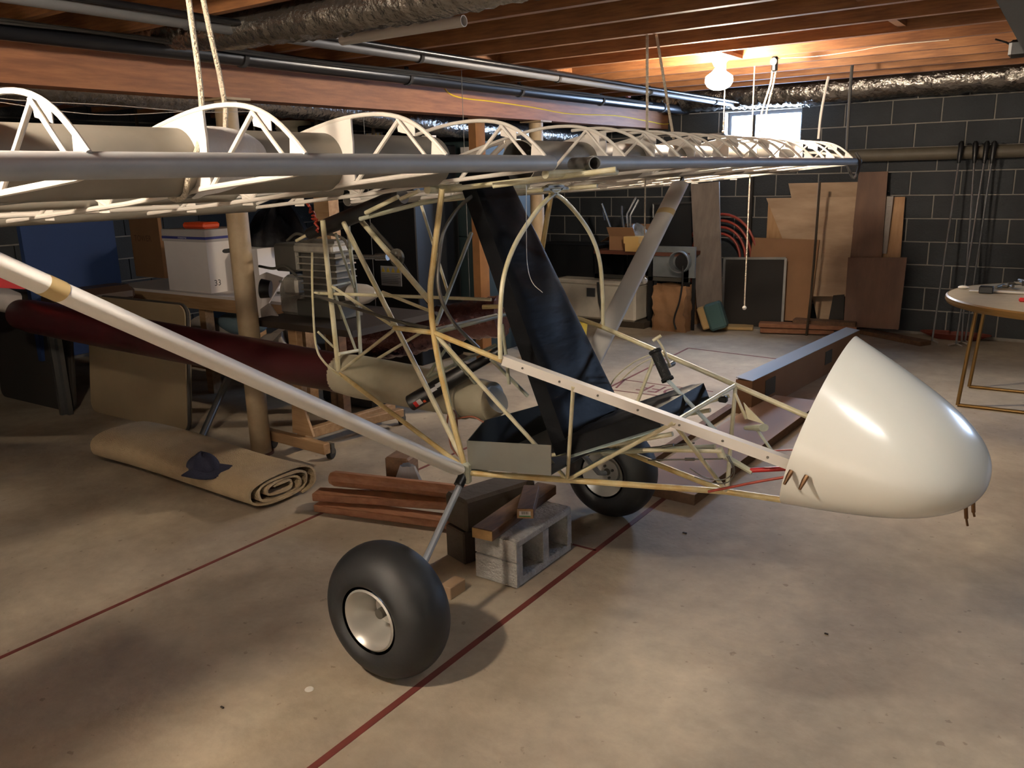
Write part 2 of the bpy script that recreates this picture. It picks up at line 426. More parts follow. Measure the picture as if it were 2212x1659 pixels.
# ================================================================ pipes and ducts under the joists
def pipe_line(a, b, r, m, nm, lab, cat='pipe', seg=14, rings=None):
    a = V(a); b = V(b); t = thing(nm, lab, cat, a)
    obj('pipe_run', MB().tube([a, b], r, seg), m, t)
    d = (b-a); L = d.length; d.normalize()
    for i in range(rings or 0):
        p = a+d*L*(i+.5)/rings
        obj('hanger_strap', MB().tube([p-d*.012, p+d*.012], r+.006, seg).bbox((p.x-.006, p.y-.012, p.z+r), (p.x+.006, p.y+.012, max(p.z+r+.02, ZJ+.004))), M_strap, t)
    return t
pipe_line((-3.50, -2.6, 2.084), (-3.50, 8.15, 2.084), .040, M_pipeb, 'drain_pipe', 'thick glossy black pipe hung along the wooden girder', rings=9)
pipe_line((-2.95, -2.6, 2.097), (-2.95, 8.15, 2.097), .024, M_pipeg, 'grey_pipe', 'thin grey pipe running under the joists beside the thick black pipe', rings=8)
pipe_line((-2.88, -2.6, 2.11), (-2.88, 8.15, 2.11), .012, M_pipeb, 'thin_black_pipe', 'slim black pipe next to the thin grey pipe under the joists')
one('cable_bundle', (lambda mb: [mb.tube(catmull([(-3.41+.03*math.sin(k*2.1+i), -2.5+i*.6, 2.095+.008*math.sin(i*1.7+k)) for i in range(17)], 3), .006, 6) for k in range(4)] and mb)(MB()), M_strap, 'loose bundle of dark cables lying on top of the thick black pipe', 'cable')
for i, (px, py) in enumerate([(1290, 206), (1357, 209)]):
    p = ax(px, py, -3.5); one('orange_clip', MB().bbox(p-V((.012, .025, .006)), p+V((.012, .025, .01))), M_orange, ['orange clip hanging on the pipes, left one of the two', 'orange clip hanging on the pipes, right one nearer the far rope'][i], 'clip', smooth=False)
def duct(path, r, m, nm, lab, seg=28, step=.03, amp=.06, flat=1.0):
    pts = catmull(path, 10); L = [0]
    for a, b in zip(pts[:-1], pts[1:]): L.append(L[-1]+(b-a).length)
    n = int(L[-1]/step); out = []; j = 0
    for i in range(n+1):
        s = L[-1]*i/n
        while j < len(L)-2 and L[j+1] < s: j += 1
        t = (s-L[j])/max(L[j+1]-L[j], 1e-6); out.append(pts[j].lerp(pts[j+1], t))
    rs = [r*(1+.035*(1 if i % 2 else -1)+.03*math.sin(i*.37)) for i in range(n+1)]
    mb = MB().tube(out, rs, seg, flat=flat)
    for v in mb.v: v += V([random.gauss(0, r*amp*.5) for _ in range(3)])
    return one(nm, mb, m, lab, 'duct', sharp=60)
duct([(-3.62, 2.37, 2.19), (-3.2, 2.37, 2.13), (-2.5, 2.37, 2.105), (-1.9, 2.37, 2.11), (-1.3, 2.37, 2.125), (0, 2.37, 2.14)], .082, M_foil, 'foil_duct', 'crinkled silver flexible duct crossing under the joists at the top of the picture')
duct([(-4.35, -1.0, 1.99), (-4.35, 2, 1.985), (-4.35, 4.0, 1.975), (-4.35, 5.2, 1.90), (-4.4, 7.6, 1.84)], .085, M_foil, 'foil_duct', 'silver foil duct running behind and below the wooden girder', step=.045)
duct([(-3.9, 7.98, 2.19), (-3.0, 7.98, 2.185), (-2.2, 7.96, 2.17), (-1.5, 7.97, 2.19), (-.9, 7.96, 2.18), (-.2, 7.98, 2.19), (1.2, 7.98, 2.19)], .125, M_foil, 'foil_duct', 'large silver foil duct along the top of the back wall above the window', amp=.09)
p0 = az(640, 88, 2.06); p1 = az(1003, 63, 2.06)
one('plastic_pipe', MB().hollow((p0.x, p1.y, 2.09), V((p1.x, p1.y, 2.09)), .022, .003).bbox((p0.x+.2, p1.y-.01, 2.11), (p0.x+.22, p1.y+.01, ZS)).bbox((p1.x-.12, p1.y-.01, 2.11), (p1.x-.10, p1.y+.01, ZS)), M_pvc, 'short white plastic pipe with open end below the crinkled duct', 'pipe')
one('white_plastic_pipe', MB().hollow((-7.2, p1.y-.25, 2.08), (-3.9, p1.y-.25, 2.08), .03), M_pvc, 'white drain pipe under the joists left of the girder', 'pipe')
p = [ax(*q, XB+.07) for q in [(945, 150), (952, 170), (968, 200), (1000, 212), (1060, 219), (1150, 232), (1230, 246), (1330, 250), (1400, 262), (1440, 268), (1470, 255)]]
one('yellow_rope', MB().tube(catmull(p, 5), .005, 6), M_yelw, 'bright yellow cord draped along the side of the wooden girder', 'cord')
pw = ay(1880, 336, 8.13)
pipe_line((-2.2, 8.12, pw.z), (1.5, 8.12, pw.z), .055, mat('dull_pipe', '5c5446', .6, var=.2), 'wall_pipe', 'thick dull tan pipe fixed along the dark block wall behind the wing tip')
# ================================================================ lamps
def bulb(c, m, lab, r=.055, ring=True):
    t = thing('ceiling_bulb', lab, 'lamp', c)
    obj('lamp_holder', MB().lathe((c.x, c.y, ZJ+.0), (0, 0, -1), [(-.02, .0), (-.02, .055), (.01, .055), (.03, .04), (c.z*0+.05, .03), (.05, 0)]), M_ceram, t)
    obj('mounting_board', MB().bbox((c.x-.07, c.y-.205, ZJ), (c.x+.07, c.y+.205, ZJ+.02)), M_joist, t, smooth=False)
    g = MB().lathe((c.x, c.y, ZJ-.045), (0, 0, -1), [(0, .018), (.015, .024), (.035, .04), (.06, r), (.09, r*1.05), (.115, r*.85), (.13, r*.5), (.137, 0)], 20)
    obj('glass_globe', g, m, t)
    return t
bulb(BULB_A, M_lampglass, 'bare glowing bulb in a porcelain holder under the joists near the window', .075)
bulb(BULB_B, M_lampglassB, 'bare glowing bulb over the near wing, outside the frame to the upper left')
t = thing('fill_light', 'added fill light, unseen tubes behind a board washing the wall behind the camera', 'lamp', (-1.2, -2.86, 1.9))  # added soft fill from behind the camera, not a known lamp
obj('fill_baffle', MB().bbox((-3.2, -2.72, 1.72), (.8, -2.70, 2.02)), M_ceram, t, smooth=False)  # added board keeping the fill tubes out of direct view
for xx in (-3.1, -1.2, .7): obj('bracket', MB().bbox((xx-.01, -3.0, 1.98), (xx+.01, -2.72, 2.0)), M_ceram, t, smooth=False)
for xx in (-3.1, -1.15): obj('tube', MB().tube([(xx, -2.84, 1.87), (xx+1.85, -2.84, 1.87)], .018, 12), mat('glowing_fill_tube', 'ffffff', .4, emit=((1, .90, .78, 1), POW_FILL)), t)  # fill tubes, added to light the white wall
t = thing('tube_lamp', 'short glowing tube lamp on the joists above the nose fairing, out of frame', 'lamp', LAMP_C)
obj('housing', MB().box((.05, 1.8425, ZJ-.02), (.42, .07, .04), Matrix.Rotation(.45, 3, 'Z')), M_ceram, t, smooth=False)
obj('tube', MB().tube([(-.11, 1.765, ZJ-.06), (.21, 1.92, ZJ-.06)], .016, 12), M_tubeC, t)
a = ay(1568, 205, 4.82); one('pull_chain', MB().tube([(a.x, 4.80, ZJ-.02), (a.x, 4.80, 1.72)], .003, 6).sphere((a.x, 4.80, 1.715), .008), M_rope, 'thin pull chain hanging straight below the glowing bulb', 'chain')
# ================================================================ the aeroplane
C0 = 2.38
plane = thing('ultralight_aeroplane', 'uncovered ultralight aeroplane with open tube frame, black seat, cream nose pod and two fat tyres', 'aeroplane', (-1.65, C0, 0))
WN, WF = C0-.326, C0+.326
def mir(p): return V((p.x, 2*C0-p.y, p.z))
def rod(name, pts, r, m, label=None, parent=plane, seg=10, smoothpath=False):
    pts = [V(p) for p in pts]
    if smoothpath: pts = catmull(pts, 6)
    return obj(name, MB().tube(pts, r*(.8 if parent is plane else 1), seg), m, parent, label)
# ---- wings
XLE, ZLE = -1.362, 1.532
ribU = [(0.012, 1.552), (.05, 1.588), (.10, 1.625), (.165, 1.652), (.25, 1.664), (.36, 1.660), (.47, 1.642), (.60, 1.612), (.80, 1.560), (1.05, 1.490), (1.34, 1.415)]
ribD = [(.012, 1.520), (.06, 1.513), (.15, 1.505), (.36, 1.488), (.70, 1.452), (1.05, 1.425), (1.34, 1.403)]
def lerp_prof(prof, u):
    for (a, za), (b, zb) in zip(prof[:-1], prof[1:]):
        if u <= b: return za+(zb-za)*(u-a)/(b-a)
    return prof[-1][1]
SPX, SPZ, SPR = -1.79, 1.548, .078
def rib_mesh(full=True, plate=True):
    mb = MB(); P = lambda u, z: V((XLE+.021-u, 0, z))
    mb.mi = 0
    if full:
        mb.tube(catmull([P(*q) for q in ribU], 3), .0058, 8)
        mb.tube([P(*q) for q in ribD], .0068, 8)
    else:
        mb.tube(catmull([P(*q) for q in ribU[:6]], 3), .006, 8)
        return mb
    mb.tube([P(.165, 1.645), P(.33, 1.492)], .006, 8); mb.tube([P(.165, 1.645)+V((0, -.004, 0)), P(.045, 1.52)+V((0, -.004, 0))], .0048, 8)
    mb.tube([P(.62, 1.605), P(.78, 1.447)], .006, 8); mb.tube([P(.78, 1.447), P(.95, 1.515)], .006, 8); mb.tube([P(.95, 1.515), P(1.15, 1.42)], .005, 8)
    mb.mi = 1
    th = V((0, .002, 0)); o = V((0, .003, 0))
    mb.prism([P(.178, 1.65)+o, P(.115, 1.632)+o, P(.115, 1.603)+o, P(.172, 1.616)+o], th)
    mb.prism([P(.012, 1.55)+o, P(.06, 1.592)+o, P(.065, 1.545)+o], th)
    for u in (.83, 1.12): mb.prism([P(u, lerp_prof(ribD, u)+.03)+o, P(u-.05, lerp_prof(ribD, u)+.03)+o, P(u-.05, lerp_prof(ribD, u)-.012)+o, P(u, lerp_prof(ribD, u)-.012)+o], th)
    if plate:
        N = 32; inn = []; out = []
        cu, cz = XLE+.021-SPX, SPZ
        for k in range(N):
            a = 2*math.pi*k/N; dx, dz = math.cos(a), math.sin(a); t = SPR
            while t < .4:
                u = cu+dx*t; z = cz+dz*t
                if not (.335 < u < .60 and lerp_prof(ribD, u)-.004 < z < lerp_prof(ribU, u)+.002): break
                t += .003
            inn.append((cu+dx*SPR, cz+dz*SPR)); out.append((cu+dx*max(t, SPR+.001), cz+dz*max(t, SPR+.001)))
        vs = [P(*q)+V((0, yy, 0)) for yy in (-.003, .003) for ring in (inn, out) for q in ring]
        fs = []
        for k in range(N):
            k2 = (k+1) % N
            fs += [(k, N+k, N+k2, k2), (2*N+k, 2*N+k2, 3*N+k2, 3*N+k), (N+k, 3*N+k, 3*N+k2, N+k2)]
        mb.add(vs, fs)
    return mb
def wing(lab, ys, y0, y1, yroot_le, noseribs):
    # leading-edge tube is the wing's own mesh
    w = obj('wing', MB().hollow((XLE+.0, yroot_le, ZLE), (XLE, y1, ZLE), .0225, .003, 24), M_lespar, plane, lab)
    obj('main_spar', MB().hollow((SPX, y0, SPZ), (SPX, y1, SPZ), SPR, .003, 40), M_spar, w)
    obj('rear_spar', MB().hollow((-2.22, y0, 1.462), (-2.22, y1, 1.462), .020, .003, 20), M_spar, w)
    obj('trailing_edge_tube', MB().hollow((-2.70, y0, 1.413), (-2.70, y1, 1.413), .027, .002, 16), M_spar, w)
    og = _origin(w); src = {}
    for i, y in enumerate(ys):
        if i == 0:
            o = obj('rib', rib_mesh(True, False), [M_white, M_wht2], w); o.parent = w; o.location = V((0, y, 0)); continue
        o = obj('rib', rib_mesh(), [M_white, M_wht2], w) if i == 1 else src['r'].copy()
        if i == 1: src['r'] = o
        else: COL.objects.link(o)
        o.parent = w; o.location = V((0, y, 0))
    for i, y in enumerate(noseribs):
        o = obj('nose_rib', rib_mesh(False), M_white, w) if i == 0 else src['n'].copy()
        if i == 0: src['n'] = o
        else: COL.objects.link(o)
        o.parent = w; o.location = V((0, y, 0))
    return w
near_ys = [2.125-.4575*k for k in range(0, 9)]
wn = wing('wing half nearest the camera, seen from the front', near_ys, 2.13, -1.9, 2.17, [])
far_ys = [2.635+.4575*k for k in range(0, 8)]
wf = wing('far wing half reaching towards the back wall', far_ys, 2.63, 6.05, 2.42, [2.635+.4575*k+.229 for k in range(0, 7)])
# curved wing-tip bow, far wing
rod('wing_tip_bow', [(XLE, 6.03, ZLE), (XLE-.1, 6.13, 1.56), (XLE-.4, 6.2, 1.6), (-2.2, 6.2, 1.5), (-2.70, 6.05, 1.41)], .009, M_white, parent=wf, smoothpath=True)
for w, ys in ((wn, near_ys), (wf, far_ys)):      # diagonal drag tubes inside the wing
    for i in range(0, 6, 2):
        rod('drag_tube', [(SPX-.06, ys[i], 1.50), (-2.22, ys[i+1], 1.45)], .009, M_alu, parent=w)
    rod('aileron_hinge_tube', [(-2.50, ys[1], 1.425), (-2.50, ys[7], 1.425)], .008, M_white, parent=w)
# root tubes joining the two wings across the cabin
rod('root_cross_tube', [(XLE-.02, 2.17, 1.500), (XLE-.02, 2.62, 1.502)], .0165, M_cream)
obj('root_socket', MB().hollow((XLE+.03, 2.385, ZLE-.002), (XLE-.10, 2.47, ZLE-.002), .0215, .003, 20), M_alu, plane)
rod('root_cross_tube', [(SPX, 2.10, 1.462), (SPX, 2.68, 1.462)], .018, M_cream)
for (q0, q1) in (((940, 412), (1290, 372)), ((1065, 401), (1330, 366))):
    rod('root_longitudinal_tube', [ay(*q0, 2.20), ay(*q1, 2.32)], .011, M_cream)
rod('root_rib_tube', [ay(905, 437, 2.30), ay(1180, 410, 2.62), ay(1290, 402, 2.66)], .010, M_cream)
rod('root_rib_tube', [ay(778, 473, 2.25), ay(905, 440, 2.25), ay(1040, 416, 2.3)], .010, M_green)
# ---- fuselage frame
A = V((-1.66, 2.07, .527)); Cc = ay(1570, 1062, C0); B = A.lerp(Cc, .41); D = ay(1700, 1081, C0)
E = ay(1085, 779, WN); G = ay(1716, 1008, C0-.205); Fn = min((E.lerp(G, i/200) for i in range(201)), key=lambda p: abs((ROT.transposed() @ (p-CAMP)).x/-(ROT.transposed() @ (p-CAMP)).z*F+CX-1455))
H = ay(938, 719, WN); K = ay(955, 408, WN); Lb = ay(930, 650, WN)
J = ay(735, 808, 2.30)
def both(name, pts, r, m, ln=None, lf=None, **k):
    rod(name, pts, r, m, ln, **k); rod(name, [mir(V(p)) for p in pts], r, m, lf, **k)
both('lower_longeron', [A, B, Cc], .0125, M_yel); rod('nose_keel', [Cc, D], .0125, M_yel)
both('upper_longeron_rear', [ay(852, 708, 2.12), H, E], .011, M_yel)
# front upper longerons: square aluminium angle on the near side
for s, nm in ((0, 'near'), (1, 'far')):
    a, b = (E, G) if s == 0 else (mir(E), mir(G))
    if s == 0:
        mb = MB(); mb.box(*flatbar(a+V((0,0,.0)), b, .030, .003)); c2, sz, R = flatbar(a+V((0,.013,.0135)), b+V((0,.013,.0135)), .003, .028); mb.box(c2, sz, R)
        o = obj('upper_longeron', mb, M_wht2, plane, 'white aluminium angle with small rivet holes', smooth=False)
        for i in range(7):
            q = a.lerp(b, .08+i*.14); obj('rivet', MB().tube([q+V((0,-.004,0)), q+V((0,-.001,0))], .0035, 8), M_engd, o)
    else: rod('upper_longeron', [a, b], .011, M_cream)
both('side_brace', [Fn, B], .0085, M_cream); both('side_brace', [Fn, Cc], .0085, M_cream)
both('side_brace', [H, B], .009, M_cream)
both('side_post', [E.lerp(G, .27), B], .008, M_cream)
both('cabin_post', [K, ay(937, 557, WN), Lb, ay(950, 795, WN), A+V((-.0, 0, .03))], .0125, M_yel, smoothpath=True)
rod('cross_tube', [B, mir(B)], .009, M_cream); rod('cross_tube', [Fn, mir(Fn)], .009, M_cream)
rod('cross_tube', [A, mir(A)], .012, M_green); rod('cross_tube', [H, mir(H)], .009, M_green)
rod('floor_brace', [A, mir(B)], .008, M_green)
both('rear_side_brace', [H, A], .009, M_green)
# windscreen hoop
hp = [(1081, 775), (1080, 700), (1086, 610), (1105, 545), (1135, 490), (1175, 438), (1215, 402)]
P3 = [ax(*q, -1.48) for q in hp]
top = [V((-1.48, 2.30, 1.452)), V((-1.48, 2.46, 1.452))]
rod('cabin_hoop', P3+top+[mir(p) for p in P3[::-1]], .0095, M_cream, smoothpath=True)
P4 = [ax(*q, -1.74) for q in [(1034, 752), (975, 690), (947, 620), (950, 545), (962, 492), (1000, 440), (1050, 408)]]
rod('rear_hoop', P4+[V((-1.74, 2.5, 1.46))], .008, M_alu, smoothpath=True)
# ---- aft cage (narrower, around y = 2.2 .. 2.5)
def R2(name, a, b, r, m, ya, yb, lab=None, mids=()): 
    pts = [ay(*a, ya)] + [ay(x, y, yy) for (x, y, yy) in mids] + [ay(*b, yb)]
    return rod(name, pts, r, m, lab, smoothpath=len(pts) > 2)
R2('aft_post', (697, 476), (731, 800), .0125, M_cream, 2.22, 2.30)
R2('aft_post', (750, 463), (779, 772), .0105, M_green, 2.52, 2.46, mids=[(757, 540, 2.52), (772, 660, 2.48)])
R2('aft_diagonal', (742, 481), (1003, 999), .0115, M_cream, 2.24, 2.07)
R2('aft_brace', (717, 618), (769, 757), .007, M_green, 2.26, 2.44)
R2('aft_brace', (725, 505), (764, 620), .007, M_green, 2.26, 2.48)
R2('lift_strut_jury', (775, 471), (930, 652), .013, M_cream, 2.40, 2.12)
R2('control_cable_tube', (790, 478), (945, 690), .005, M_blackp, 2.45, 2.20, mids=[(850, 540, 2.4)])
R2('aft_crossbar', (677, 633), (1061, 647), .008, M_cream, 2.25, 2.45)
R2('aft_brace', (717, 618), (846, 703), .007, M_cream, 2.26, 2.15)
R2('push_rod', (677, 637), (925, 709), .008, M_engd, 2.22, 2.10, 'dark control push rod', mids=[(846, 690, 2.12)])
R2('conduit', (674, 545), (735, 812), .0055, M_cream, 2.2, 2.27, mids=[(675, 635, 2.2), (682, 742, 2.2), (700, 782, 2.22)])
R2('aft_brace', (687, 717), (721, 750), .006, M_cream, 2.2, 2.28)
R2('aft_brace', (732, 765), (773, 757), .009, M_cream, 2.29, 2.45)
R2('aft_brace', (738, 800), (849, 714), .008, M_cream, 2.30, 2.14)
R2('aft_brace', (806, 781), (910, 718), .008, M_cream, 2.42, 2.50)
R2('aft_brace', (826, 631), (927, 671), .007, M_cream, 2.16, 2.10)
R2('aft_brace', (717, 618), (758, 609), .006, M_green, 2.26, 2.48)
R2('aft_longeron', (735, 808), (1000, 1008), .0115, M_yel, 2.30, 2.075)
R2('cabin_post', (910, 443), (968, 633), .008, M_cream, 2.60, 2.66)
R2('seat_frame_tube', (1018, 504), (942, 701), .0095, M_green, 2.55, 2.15)
R2('seat_frame_tube', (1072, 681), (942, 712), .009, M_green, 2.6, 2.10)
R2('mount_brace', (921, 816), (967, 748), .008, M_green, 2.25, 2.35); R2('mount_brace', (921, 816), (1072, 745), .0085, M_green, 2.25, 2.5)
R2('mount_brace', (942, 727), (1045, 850), .008, M_green, 2.12, 2.4); R2('mount_brace', (970, 745), (985, 790), .006, M_green, 2.2, 2.3)
R2('mount_brace', (1060, 775), (1140, 855), .009, M_green, 2.3, 2.4)
R2('seat_support_tube', (1085, 700), (1100, 830), .008, M_green, 2.3, 2.3)
# black bracket plate on the strut
a, b = ay(800, 490, 2.36), ay(868, 572, 2.28)
br = obj('bracket_plate', MB().box(*flatbar(a, b, .035, .004)), M_engd, plane, 'dark drilled bracket plate', smooth=False)
bb = ay(858, 556, 2.27); obj('bracket_pivot', MB().lathe(bb, (0, 1, 0), [(-.008, 0), (-.008, .032), (.004, .032), (.004, 0)], 20), M_engd, plane)
for k in range(5):
    q = bb+V((.018*math.cos(k*1.256), -.012, .018*math.sin(k*1.256))); obj('bolt', MB().tube([q, q+V((0, .006, 0))], .005, 8), M_alu, br)
# dark padded muffler tube under the wing root
a, b = ay(668, 505, 2.30), ay(870, 422, 2.30)
obj('torque_tube', MB().tube([a, a.lerp(b, .12), a.lerp(b, .13), b], [.022, .024, .031, .031], 18), M_blackp, plane, 'black padded tube')
R2('torque_rod', (640, 520), (668, 505), .008, M_cream, 2.30, 2.30)
R2('cream_link', (790, 460), (860, 425), .010, M_cream, 2.22, 2.22); R2('cream_link', (865, 430), (905, 412), .009, M_cream, 2.22, 2.22)
# coiled red lead
pts = [ay(668+random.uniform(-6, 6)+i*.9, 440+i*2.6+4*math.sin(i*2.2), 2.26+.01*math.cos(i*2)) for i in range(24)]
rod('red_lead', catmull(pts, 3), .005, M_redh, 'red electrical lead', seg=6)
# ---- seat
def cushion(corners, th, nrm_out, name, lab=None, seg=(10, 8), puff=.012, parent=plane):
    a, b, c, d = [V(p) for p in corners]; n = ((b-a).cross(d-a)).normalized()
    if n.dot(V(nrm_out)) < 0: n = -n
    def P(u, v): return a.lerp(b, u).lerp(d.lerp(c, u), v)
    mb = MB(); nu, nv = seg
    def edge(t): return min(1, min(t, 1-t)*9)
    def fr(u, v):
        e = min(edge(u), edge(v)); k = 1-(1-e)**2
        return P(u, v)+n*(th*(.86+.14*k)+puff*math.sin(math.pi*u)*math.sin(math.pi*v)+.0035*e*math.sin(v*23+3*math.sin(u*4)))
    def bk(u, v): return P(u, v)
    mb.grid(fr, nu*2, nv*2); mb.grid(bk, 1, 1)
    for f, g, h in ((lambda t: (t, 0), 0, 0), (lambda t: (1, t), 0, 0), (lambda t: (1-t, 1), 0, 0), (lambda t: (0, 1-t), 0, 0)):
        mb.grid(lambda u, v, f=f: bk(*f(u)).lerp(fr(*f(u)), v)+n.cross(V((0,0,1)))*0, nu*2, 2)
    return obj(name, mb, M_black, parent, lab, sharp=50)
sw = .205
B0 = ay(1201, 985, C0-sw); T0 = ay(1000, 412, C0-.105)
# seat back slab: back-plane lower corner B0 and upper corner T0, both on near side
bkdir = (V((T0.x, B0.y, T0.z))-B0).normalized(); nb = V((bkdir.z, 0, -bkdir.x))      # pointing forward/up
T1 = T0+bkdir*.04; cs = [B0, V((B0.x, C0+sw, B0.z)), V((T1.x, C0+.105, T1.z)), V((T1.x, C0-.105, T1.z))]
cushion(cs, .066, nb, 'seat_back', 'padded black vinyl seat back', seg=(7, 16), puff=.006)
S0 = ay(1225, 985, C0-sw); S1 = ay(1428, 922, C0-.19)
cushion([S0, S1, V((S1.x, C0+.19, S1.z)), V((S0.x, C0+sw, S0.z))], .062, (0, 0, 1), 'seat_cushion', 'padded black vinyl seat cushion', seg=(12, 7), puff=.006)
obj('seat_base', MB().prism([S0+V((0, .01, -.012)), S1+V((0, .01, -.012)), S1+V((0, 2*sw-.01, -.012)), S0+V((0, 2*sw-.01, -.012))], (0, 0, .012)), mat('pale_blue_board', '8fa3a5', .6), plane, smooth=False)
both('seat_rail', [S0+V((-.1, .04, -.03)), S1+V((.02, .04, -.03))], .009, M_cream)
# ---- trapezoid tray behind seat
ty0, ty1 = WN+.02, WF-.02
q = [ay(1012, 1012, ty0), ay(1008, 952, ty0), ay(1190, 962, ty0), ay(1190, 1028, ty0)]
mb = MB(); mb.prism([V((p.x, ty0, p.z)) for p in q], (0, .003, 0))
tr = obj('tray', mb, M_tray, plane, 'bent sheet aluminium tray', smooth=False)
x0, x1, zb = q[0].x, q[-1].x, q[0].z
mb = MB(); mb.prism([V((p.x, ty1, p.z)) for p in q], (0, .003, 0)); obj('tray_side', mb, M_tray, tr, smooth=False)
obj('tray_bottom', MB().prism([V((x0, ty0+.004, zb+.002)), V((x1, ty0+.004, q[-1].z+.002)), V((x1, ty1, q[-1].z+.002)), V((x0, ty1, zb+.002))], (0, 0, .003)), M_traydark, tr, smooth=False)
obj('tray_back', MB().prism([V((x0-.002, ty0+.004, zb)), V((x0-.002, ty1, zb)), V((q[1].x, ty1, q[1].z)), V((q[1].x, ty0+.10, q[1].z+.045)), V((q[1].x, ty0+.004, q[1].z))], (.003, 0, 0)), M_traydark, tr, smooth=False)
# ---- tail boom (long tube) and fairing sleeve
bz = lambda x: .690+(.75-.69)*(x+1.8)/(-3.3)
R_ = .078
bp = [V((-1.74, C0, .700)), V((-1.76, C0, bz(-1.66))), V((-1.9, C0, bz(-1.9))), V((-2.2, C0, bz(-2.2))), V((-2.45, C0, bz(-2.45))), V((-2.62, C0, bz(-2.62)))]
obj('sleeve_flange', MB().tube([V((-1.90, C0, bz(-1.9)-.0)), V((-1.88, C0, bz(-1.9)))], .088, 32), M_boom, plane)
obj('tail_boom_sleeve', MB().tube(bp, [.055, .074, .080, .086, .090, .080], 36), M_boom, plane, 'grey-beige fibreglass sleeve of the tail boom')
bp = [V((x, C0, bz(x))) for x in (-2.55, -3.5, -4.5, -5.15, -5.3)]
tb = obj('tail_boom', MB().tube(bp, [.084, .092, .098, .100, .09], 32), M_maroon, plane, 'dark maroon covered tail boom')
# ---- wing struts
UT = V((-1.80, .60, 1.465)); LT = V((-1.664, 2.07, .528))
for k, (a, b, nm) in enumerate(((LT, UT, 'near white lift strut'), (mir(LT), mir(UT), 'far lift strut'))):
    d = (b-a).normalized(); st = obj('wing_strut', MB().tube([a+d*.03, a+d*.05, b-d*.06, b-d*.05], [.03, .047, .047, .03], 28, flat=.48), mat('strut_white', 'efede9', .45) if k == 0 else mat('strut_grey', 'b5b2ad', .5), plane, nm)
    obj('strut_fitting', MB().box(*flatbar(a-d*.005, a+d*.06, .022, .012)), M_cream, st, smooth=False)
    obj('strut_top_fitting', MB().box(*flatbar(b-d*.06, b+d*.0, .022, .012)), M_engd, st, smooth=False)
    q = a.lerp(b, .82); obj('strut_band', MB().tube([q-d*.02, q+d*.02], .0478, 28, cap=False, flat=.49), mat('tape', 'b09a6c', .7), st)
# knuckle where strut, gear and frame meet
for s in (0, 1):
    q = A if s == 0 else mir(A)
    obj('joint_fitting', MB().rbox(q+V((0, 0, .0)), (.05, .03, .075), .008), M_green, plane)
# ---- wheels
def wheel(y, out, lab):
    c = V((-1.65, y, .216))
    prof = []; n = 28
    for k in range(n+1):
        a = math.radians(-118+236*k/n); rr = .128+.084*max(0, abs(math.cos(a)))**.75*(1 if math.cos(a) > 0 else -1)*1.0
        prof.append((math.sin(a)*.098, .132+.084*math.cos(a) if math.cos(a) > 0 else .132+.05*math.cos(a)))
    w = obj('wheel', MB().lathe(c, (0, 1, 0), [(-.078, .094), (-.084, .100), (-.088, .094), (-.078, .084), (-.062, .078), (-.045, .072), (.035, .052), (.038, .02), (.04, .0)] if out < 0 else [(.078, .094), (.084, .100), (.088, .094), (.078, .084), (.062, .078), (.045, .072), (-.035, .052), (-.038, .02), (-.04, .0)], 40), M_wheel, plane, lab)
    for v in w.data.vertices: pass
    obj('tyre', MB().lathe(c, (0, 1, 0), prof, 56), M_rubber, w)
    obj('rim_back', MB().lathe(c, (0, 1, 0), [(-out*.08, .096), (-out*.085, .100), (-out*.05, .07), (out*.0, .05), (out*.0, 0)], 32), M_wheel, w)
    hb = MB()
    for k in range(4):
        a = k*math.pi/2+.4; hb.tube([c+V((.028*math.cos(a), out*-.03, .028*math.sin(a))), c+V((.028*math.cos(a), out*-.045*-1*-1+out*.0, .028*math.sin(a)))], .006, 8)
    hb.tube([c+V((0, -.04*1, 0)), c+V((0, .04, 0))], .016, 14)
    obj('hub', hb, M_engd, w)
    return w
w1 = wheel(1.655, -1, 'near main wheel with fat black tyre')
w2 = wheel(3.105, 1, 'far main wheel with fat black tyre')
for w, c in ((w1, V((-1.65, 1.655, .216))), (w2, V((-1.65, 3.105, .216)))):
    s = -1 if c.y < C0 else 1
    hm = MB()
    for k in range(3):
        a = k*2.1+.3; p = c+V((.032*math.cos(a), 0, .032*math.sin(a)))
    a0 = A if s < 0 else mir(A)
    rod('gear_leg', [a0+V((0, 0, -.01)), V((-1.65, c.y-s*.115, .235)), V((-1.65, c.y-s*.06, .216))], .0145, mat('gear_paint', '8e949c', .4, .3))
    obj('gear_cap', MB().tube([a0+V((0,0,-.005)), a0.lerp(V((-1.65, c.y-s*.115, .235)), .12)], .0175, 14), M_blackp, plane)
for k in range(4):      # wheel face bolts, seen in the near rim
    a = k*math.pi/2+.5; c = V((-1.65, 1.655+.034, .216))
    obj('wheel_bolt', MB().tube([c+V((.035*math.cos(a), -.012, .035*math.sin(a))), c+V((.035*math.cos(a), .004, .035*math.sin(a)))], .0075, 8), M_blackp, w1)
